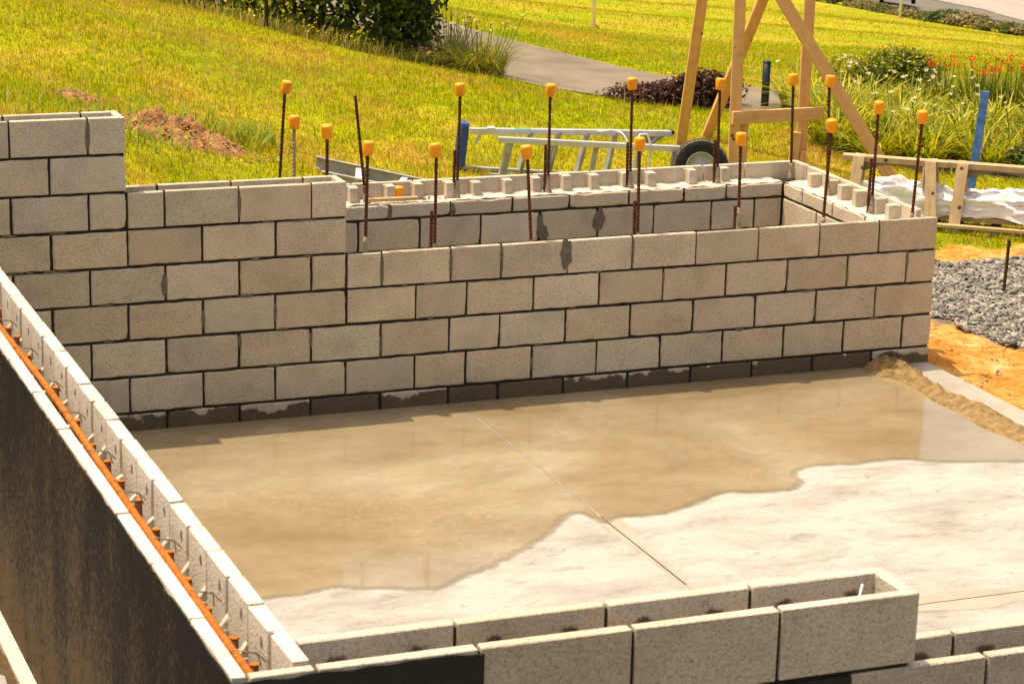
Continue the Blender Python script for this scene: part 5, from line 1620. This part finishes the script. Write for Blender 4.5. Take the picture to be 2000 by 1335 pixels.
# ------------------------------------------------------------------ hedge
def hedge():
    line = [Vector((-3.6, 15.6)), Vector((-2.35, 13.3)), Vector((-1.72, 12.15)), Vector((-1.12, 10.75)), Vector((-0.45, 10.22)), Vector((0.02, 10.05)), Vector((0.30, 10.0))]
    e = empty("hedge", (-0.9, 11.2, gz(-0.9, 11.2)), "tall dense dark green hedge across the top left of the lawn", "hedge")
    O = Vector((-0.9, 11.2, gz(-0.9, 11.2)))
    n = 34000
    seg = []; tot = 0
    for a, b in zip(line[:-1], line[1:]):
        seg.append((a, b, (b - a).length)); tot += (b - a).length
    wts = np.array([s[2] for s in seg]) / tot
    si = rng.choice(len(seg), n, p=wts); t = rng.random(n)
    A = np.array([s[0][:] for s in seg]); B2 = np.array([s[1][:] for s in seg])
    base = A[si] * (1 - t[:, None]) + B2[si] * t[:, None]
    dirv = B2[si] - A[si]; dirv /= np.linalg.norm(dirv, axis=1, keepdims=True)
    outn = np.stack([dirv[:, 1], -dirv[:, 0]], -1)     # towards the camera side
    outn *= np.sign(-(outn[:, 0] * 0.36 + outn[:, 1] * 0.89))[:, None]
    z = rng.random(n) ** 0.9 * 1.75
    lump = 0.16 * (vnoise(base[:, 0] * 1.0 + base[:, 1], z * 1.0, 2.6, 11) - 0.5) + 0.14 * (vnoise(base[:, 0] + base[:, 1], z, 6.5, 12) - 0.5)
    depth = -np.abs(rng.standard_normal(n)) * 0.16 + lump - 0.05 - 0.10 * (z > 1.5)
    # a part of the leaves fills the body and top
    body = rng.random(n) < 0.28
    depth = np.where(body, -rng.uniform(0.1, 0.75, n), depth)
    z = np.where(body & (rng.random(n) < 0.6), 1.55 + rng.uniform(-0.1, 0.2, n), z)
    p = base + outn * depth[:, None]
    gzv = ht(p[:, 0], p[:, 1])
    P = np.stack([p[:, 0], p[:, 1], gzv + 0.05 + z], -1) - np.array(O)
    cols = palette(n, [(0.028, 0.055, 0.006), (0.07, 0.115, 0.008), (0.17, 0.21, 0.012), (0.34, 0.36, 0.02)], (5, 5, 2.6, 1.0), 0.2)
    me = leaves_mesh("foliage", P, 0.072, cols, 0.35, 0.62, np.concatenate([outn, np.full((n, 1), 0.3)], 1))
    link("foliage", me, M['leaf'], e)
    # rounded end cap of the hedge towards the path
    n2 = 5200
    an = rng.uniform(-1.9, 1.9, n2); zz = rng.random(n2) * 1.72
    rr = 0.42 + 0.10 * (vnoise(an * 1.5, zz, 3.0, 13) - 0.5) + 0.08 * rng.standard_normal(n2)
    ax2 = np.array([0.05, 10.42])
    P2 = np.stack([ax2[0] + rr * np.cos(an - 0.5), ax2[1] + rr * np.sin(an - 0.5), np.zeros(n2)], -1)
    P2[:, 2] = ht(P2[:, 0], P2[:, 1]) + 0.05 + zz
    me = leaves_mesh("foliage", P2 - np.array(O), 0.070, palette(n2, [(0.035, 0.065, 0.006), (0.08, 0.12, 0.01), (0.15, 0.18, 0.014)], (5, 4, 2), 0.2), 0.35, 0.62)
    link("foliage", me, M['leaf'], e)
    for k in range(9):
        a = line[1 + k % 5].lerp(line[2 + k % 5], (k * 0.37) % 1)
        x, y = a.x + 0.12, a.y + 0.42
        b = MB(); b.tube([(x - O.x, y - O.y, gz(x, y) - O.z - 0.05), (x - O.x + 0.04, y - O.y, gz(x, y) - O.z + 0.8), (x - O.x - 0.03, y - O.y + 0.05, gz(x, y) - O.z + 1.6)], [0.045, 0.032, 0.012], 7)
        b.build("stem", M['bark'], e)
hedge()
# tall grass and small yellow flowers along the hedge foot
n = 1500
t = rng.random(n); ln = np.array([(-2.35, 13.2), (-1.80, 12.05), (-1.25, 10.42), (-0.55, 10.0), (0.0, 9.85), (0.45, 9.55), (0.70, 9.12)])
k = np.minimum((t * 6).astype(int), 5); f_ = t * 6 - k
b0 = ln[k] * (1 - f_[:, None]) + ln[k + 1] * f_[:, None] + rng.normal(0, 0.07, (n, 2))
a = rng.uniform(0, 6.283, n)
me = blades_mesh("long_grass", np.stack([b0[:, 0], b0[:, 1], ht(b0[:, 0], b0[:, 1])], -1), rng.uniform(0.06, 0.22, n), rng.uniform(0.006, 0.012, n), np.stack([np.cos(a), np.sin(a)], -1), rng.uniform(0.1, 0.9, n), palette(n, [(0.16, 0.20, 0.02), (0.34, 0.31, 0.05), (0.5, 0.42, 0.16)]), None, 3)
setp(link("long_grass", me, M['grass']), "ragged long grass along the foot of the hedge", "grass", kind="stuff")
n = 120
k = rng.integers(1, 6, n); f_ = rng.random(n)
b0 = ln[k] * (1 - f_[:, None]) + ln[np.minimum(k + 1, 6)] * f_[:, None] + rng.normal(0, 0.05, (n, 2))
P = np.stack([b0[:, 0], b0[:, 1], ht(b0[:, 0], b0[:, 1]) + rng.uniform(0.05, 0.17, n)], -1)
me = leaves_mesh("tiny_flowers", P, 0.030, np.where((b0[:, 0] > 0.1)[:, None] & (rng.random(n) < 0.6)[:, None], np.array([0.55, 0.05, 0.28]), np.array([0.75, 0.55, 0.03])), 0.7, 0.9)
setp(link("tiny_flowers", me, M['petal']), "tiny yellow and pink flowers along the hedge foot", "flowers", kind="stuff")

# ------------------------------------------------------------------ strap-leaved clumps
def flower_mesh(kind):
    k = ('fl', kind)
    if k in CACHE: return CACHE[k]
    col = {'white': (0.80, 0.74, 0.56), 'red': (0.62, 0.035, 0.012), 'yellow': (0.78, 0.70, 0.30), 'pink': (0.75, 0.45, 0.40)}[kind]
    vs = [(0, 0, 0)]; fs = []; m = 6
    R_ = {'white': 0.030, 'red': 0.046, 'yellow': 0.028, 'pink': 0.034}[kind]
    for j in range(m):
        a = 2 * math.pi * j / m
        i = len(vs)
        for da, r, z in ((-0.32, 0.55, 0.012), (0.32, 0.55, 0.012), (0.0, 1.0, 0.018)):
            vs.append((R_ * r * math.cos(a + da), R_ * r * math.sin(a + da), z if kind != 'red' else z * 1.6))
        fs += [(0, i, i + 1), (i, i + 2, i + 1)]
    i = len(vs)
    for j in range(5):
        a = 2 * math.pi * j / 5; vs.append((R_ * 0.2 * math.cos(a), R_ * 0.2 * math.sin(a), 0.012))
    fs.append(tuple(range(i, i + 5)))
    me = bpy.data.meshes.new("flower"); me.from_pydata(vs, [], fs); me.update()
    a = me.attributes.new("Col", 'FLOAT_COLOR', 'POINT')
    for j in range(len(vs)): a.data[j].color = (*col, 1) if j < i else (0.6, 0.42, 0.05, 1)
    me.materials.append(M['petal'])
    CACHE[k] = me
    return me

def clump(name, label, x, y, nb, h, spread, cols, ws, width=0.014, flower=None, nfl=0, group=None, stalk=0.12, cat="plant", arch=(0.3, 1.4)):
    g = gz(x, y)
    e = empty(name, (x, y, g), label, cat, group)
    a = rng.uniform(0, 6.283, nb); r = np.sqrt(rng.random(nb)) * spread
    P = np.stack([r * np.cos(a), r * np.sin(a), np.zeros(nb) - 0.01], -1)
    a2 = a + rng.normal(0, 0.6, nb)
    me = blades_mesh("leaves", P, h * rng.uniform(0.6, 1.2, nb), width * rng.uniform(0.7, 1.2, nb), np.stack([np.cos(a2), np.sin(a2)], -1), rng.uniform(arch[0], arch[1], nb), palette(nb, cols, ws, 0.2) * 0.8, palette(nb, cols, ws, 0.2), 5)
    link("leaves", me, M['leaf'], e)
    if nfl:
        b = MB(); tops = []
        for k in range(nfl):
            an = rng.uniform(0, 6.283); q = rng.uniform(0.2, 1.15) * spread
            hh = h * rng.uniform(0.75, 1.05) + stalk * rng.uniform(0.2, 1.0)
            px, py = q * math.cos(an) * 1.5, q * math.sin(an) * 1.5
            b.tube([(px * 0.4, py * 0.4, 0), (px * 0.8, py * 0.8, hh * 0.6), (px, py, hh)], 0.0035, 4, caps=False)
            tops.append((px, py, hh))
        b.build("stalks", simple('green_stalk', (0.14, 0.18, 0.04), 0.7, bs=0) if 'stalk' not in M else M['stalk'], e)["kind"] = "stuff"
        for px, py, hh in tops:
            o = link("flower", flower_mesh(flower), None, e)
            o.location = (px, py, hh); o.rotation_euler = (rng.uniform(-0.7, 0.9), rng.uniform(-0.6, 0.6), rng.uniform(0, 6)); s = rng.uniform(0.75, 1.25); o.scale = (s, s, s)
    return e
M['stalk'] = simple('green_stalk', (0.14, 0.18, 0.04), 0.7, bs=0)
LG = [(0.12, 0.20, 0.015), (0.28, 0.34, 0.02), (0.54, 0.52, 0.035), (0.70, 0.56, 0.08)]
G1 = "strap leaved plants in the right flower bed"
LILY = [(2.78, 6.15, 0.42, 110, 'white', 1), (2.86, 5.62, 0.30, 120, 'white', 1), (3.02, 6.75, 0.44, 100, 'white', 4), (3.15, 5.35, 0.30, 110, 'white', 2), (3.22, 6.05, 0.36, 120, 'white', 4), (3.45, 5.70, 0.36, 120, 'white', 4),
        (3.38, 7.05, 0.40, 100, 'white', 6), (3.62, 5.10, 0.32, 110, 'white', 3), (3.55, 6.45, 0.36, 110, 'white', 6), (3.85, 5.85, 0.38, 110, 'white', 4), (3.75, 7.35, 0.34, 90, 'white', 6), (3.95, 6.80, 0.34, 100, 'white', 6), (4.05, 5.20, 0.36, 110, 'white', 4),
        (4.30, 6.20, 0.38, 110, 'white', 3), (4.25, 7.20, 0.32, 90, 'white', 5), (4.55, 5.60, 0.42, 110, 'white', 3), (4.45, 4.80, 0.36, 100, 'white', 3), (5.0, 5.9, 0.42, 110, 'white', 3), (4.9, 5.1, 0.4, 100, 'white', 3), (3.30, 7.75, 0.38, 80, 'white', 4)]
for k, (x, y, h, nb, fl, nf) in enumerate(LILY):
    clump("lily_plant", f"strap leaved lily clump in the flower bed, {ORD[k]} counted from the timber trestle", x, y, int(nb * 1.8), h * 1.25, 0.22, LG, (3.5, 3, 3.5, 2.5), 0.025, fl, nf, G1, 0.10)
REDS = [(4.35, 7.05), (4.62, 6.85), (4.80, 6.95), (5.00, 6.75), (5.25, 6.85), (5.15, 6.45), (4.95, 6.25), (5.4, 6.4)]
for k, (x, y) in enumerate(REDS):
    clump("red_daylily", f"daylily with red flowers at the back of the bed, {ORD[k]} from the round bush", x, y, 130, 0.52, 0.13, [(0.07, 0.12, 0.015), (0.14, 0.19, 0.02), (0.26, 0.27, 0.03)], None, 0.018, 'red', 8, "red daylilies at the back of the bed", 0.07, arch=(0.1, 0.7))
clump("yellow_flower_clump", "spiky green clump with pale yellow flowers at the right end of the hedge", 0.66, 9.40, 460, 0.46, 0.26, [(0.12, 0.16, 0.02), (0.24, 0.25, 0.025), (0.40, 0.35, 0.04)], None, 0.012, 'yellow', 26, None, 0.10, arch=(0.3, 1.7))
clump("yellow_flower_clump", "upper spiky clump of pale yellow flowers overhanging the path beside the hedge", 0.58, 10.0, 300, 0.46, 0.22, [(0.12, 0.16, 0.02), (0.26, 0.26, 0.03), (0.42, 0.37, 0.06)], None, 0.012, 'yellow', 22, None, 0.12, arch=(0.3, 1.5))
clump("low_foliage_plant", "low dark foliage plant between hedge and yellow flower clump", 0.30, 9.68, 120, 0.16, 0.20, [(0.05, 0.07, 0.02), (0.10, 0.12, 0.03)], None, 0.02, 'pink', 3, None, 0.03)
shrub("low_foliage_plant", "low leafy plant with pinkish flowers at the right edge of the bed", (3.95, 4.75), 0.36, 0.3, 0.26, 2200, 0.045, [(0.05, 0.09, 0.015), (0.10, 0.15, 0.02), (0.22, 0.24, 0.04), (0.6, 0.45, 0.36)], (4, 4, 2, 0.5), 10, seed=21, cat="plant")

# ------------------------------------------------------------------ parked cars beyond the far shrubs
def car(label, x, y, heading, col, estate=False):
    g = gz(x, y) + 0.03
    e = empty("parked_car", (x, y, g), label, "car", "cars parked on the far road", heading)
    pm, nt, bs, _ = new_mat("car_paint"); bs.inputs["Base Color"].default_value = (*col, 1); bs.inputs["Roughness"].default_value = 0.3; bs.inputs["Coat Weight"].default_value = 0.6; bs.inputs["Metallic"].default_value = 0.2
    # body lofted from sections along local y (rear at y=0)
    secs = [(0.0, 0.74, 0.45, 0.86), (0.10, 0.84, 0.28, 1.00), (0.9, 0.88, 0.20, 0.98), (2.2, 0.88, 0.20, 0.95), (3.3, 0.87, 0.22, 0.90), (4.0, 0.80, 0.28, 0.74), (4.25, 0.66, 0.36, 0.62)]
    vs = []; fs = []
    for yy, hw, zb, zt in secs:
        for sx, zz in ((-0.92, zb), (-1.0, zb + 0.12), (-1.0, zt - 0.18), (-0.9, zt), (0.9, zt), (1.0, zt - 0.18), (1.0, zb + 0.12), (0.92, zb)):
            vs.append((sx * hw, yy, zz))
    for i in range(len(secs) - 1):
        for k in range(8):
            fs.append((i * 8 + k, i * 8 + (k + 1) % 8, i * 8 + 8 + (k + 1) % 8, i * 8 + 8 + k))
    fs += [tuple(range(7, -1, -1)), tuple(range(len(vs) - 8, len(vs)))]
    b = MB(); b.add(vs, fs); b.build("body", pm, e, 0.02)
    b = MB()
    cab = [(0.12, 0.70, 0.98), (0.45, 0.62, 1.42), (2.1, 0.62, 1.44), (2.95, 0.72, 0.93)]
    vs = []
    for yy, hw, zt in cab: vs += [(-hw, yy, zt), (hw, yy, zt)]
    for yy, hw in ((0.12, 0.78), (2.95, 0.80)): vs += [(-hw, yy, 0.90), (hw, yy, 0.90)]
    b.add([(-0.78, 0.12, 0.9), (0.78, 0.12, 0.9), (-0.64, 0.5, 1.42), (0.64, 0.5, 1.42), (-0.64, 2.0, 1.44), (0.64, 2.0, 1.44), (-0.80, 2.95, 0.9), (0.80, 2.95, 0.9)], [(0, 1, 3, 2), (2, 3, 5, 4), (4, 5, 7, 6), (0, 2, 4, 6), (1, 7, 5, 3)])
    b.build("cabin", pm, e, 0.03)
    gm = M['navy']
    b = MB(); b.add([(-0.66, 0.145, 0.95), (0.66, 0.145, 0.95), (0.56, 0.46, 1.36), (-0.56, 0.46, 1.36)], [(0, 1, 2, 3)]); o = b.build("rear_window", gm, e); o.location = (0, -0.02, 0.01)
    for sx in (-1, 1):
        b = MB(); b.add([(sx * 0.79, 0.55, 0.95), (sx * 0.665, 0.75, 1.36), (sx * 0.665, 1.95, 1.38), (sx * 0.80, 2.6, 0.95)], [(0, 1, 2, 3)]); o = b.build("side_window", gm, e); o.location = (sx * 0.012, 0, 0)
        MB().box(sx * 0.66 - 0.10, sx * 0.66 + 0.10, -0.025, 0.05, 0.66, 0.86).build("tail_light", M['red'], e, 0.01)
        for yy in (0.85, 3.35):
            b = MB(); b.lathe([(0.0, -0.1), (0.20, -0.1), (0.30, -0.09), (0.31, 0.0), (0.30, 0.09), (0.20, 0.1), (0.0, 0.1)], 18, Matrix.Translation((sx * 0.80, yy, 0.31)) @ Matrix.Rotation(math.pi / 2, 4, 'Y'))
            w_ = b.build("wheel", M['tyre'], e)
            MB().lathe([(0.19, 0.101), (0.0, 0.105)], 14, Matrix.Translation((sx * 0.80, yy, 0.31)) @ Matrix.Rotation(sx * math.pi / 2, 4, 'Y')).build("rim", M['rim'], w_)
    MB().box(-0.19, 0.19, -0.02, 0.02, 0.62, 0.73).build("number_plate", M['white'], e)
    MB().box(-0.80, 0.80, -0.06, 0.10, 0.34, 0.50).build("bumper", pm, e, 0.03)
    return e
M['red'] = simple('red_lens', (0.65, 0.02, 0.01), 0.25, var=0.1, bs=0)
car("dark blue parked car with red tail lights beyond the far shrubs", 55.6, 93.9, -0.45, (0.02, 0.03, 0.08))
car("silver grey parked car left of the dark blue car", 53.6, 96.5, -0.45, (0.30, 0.31, 0.33))
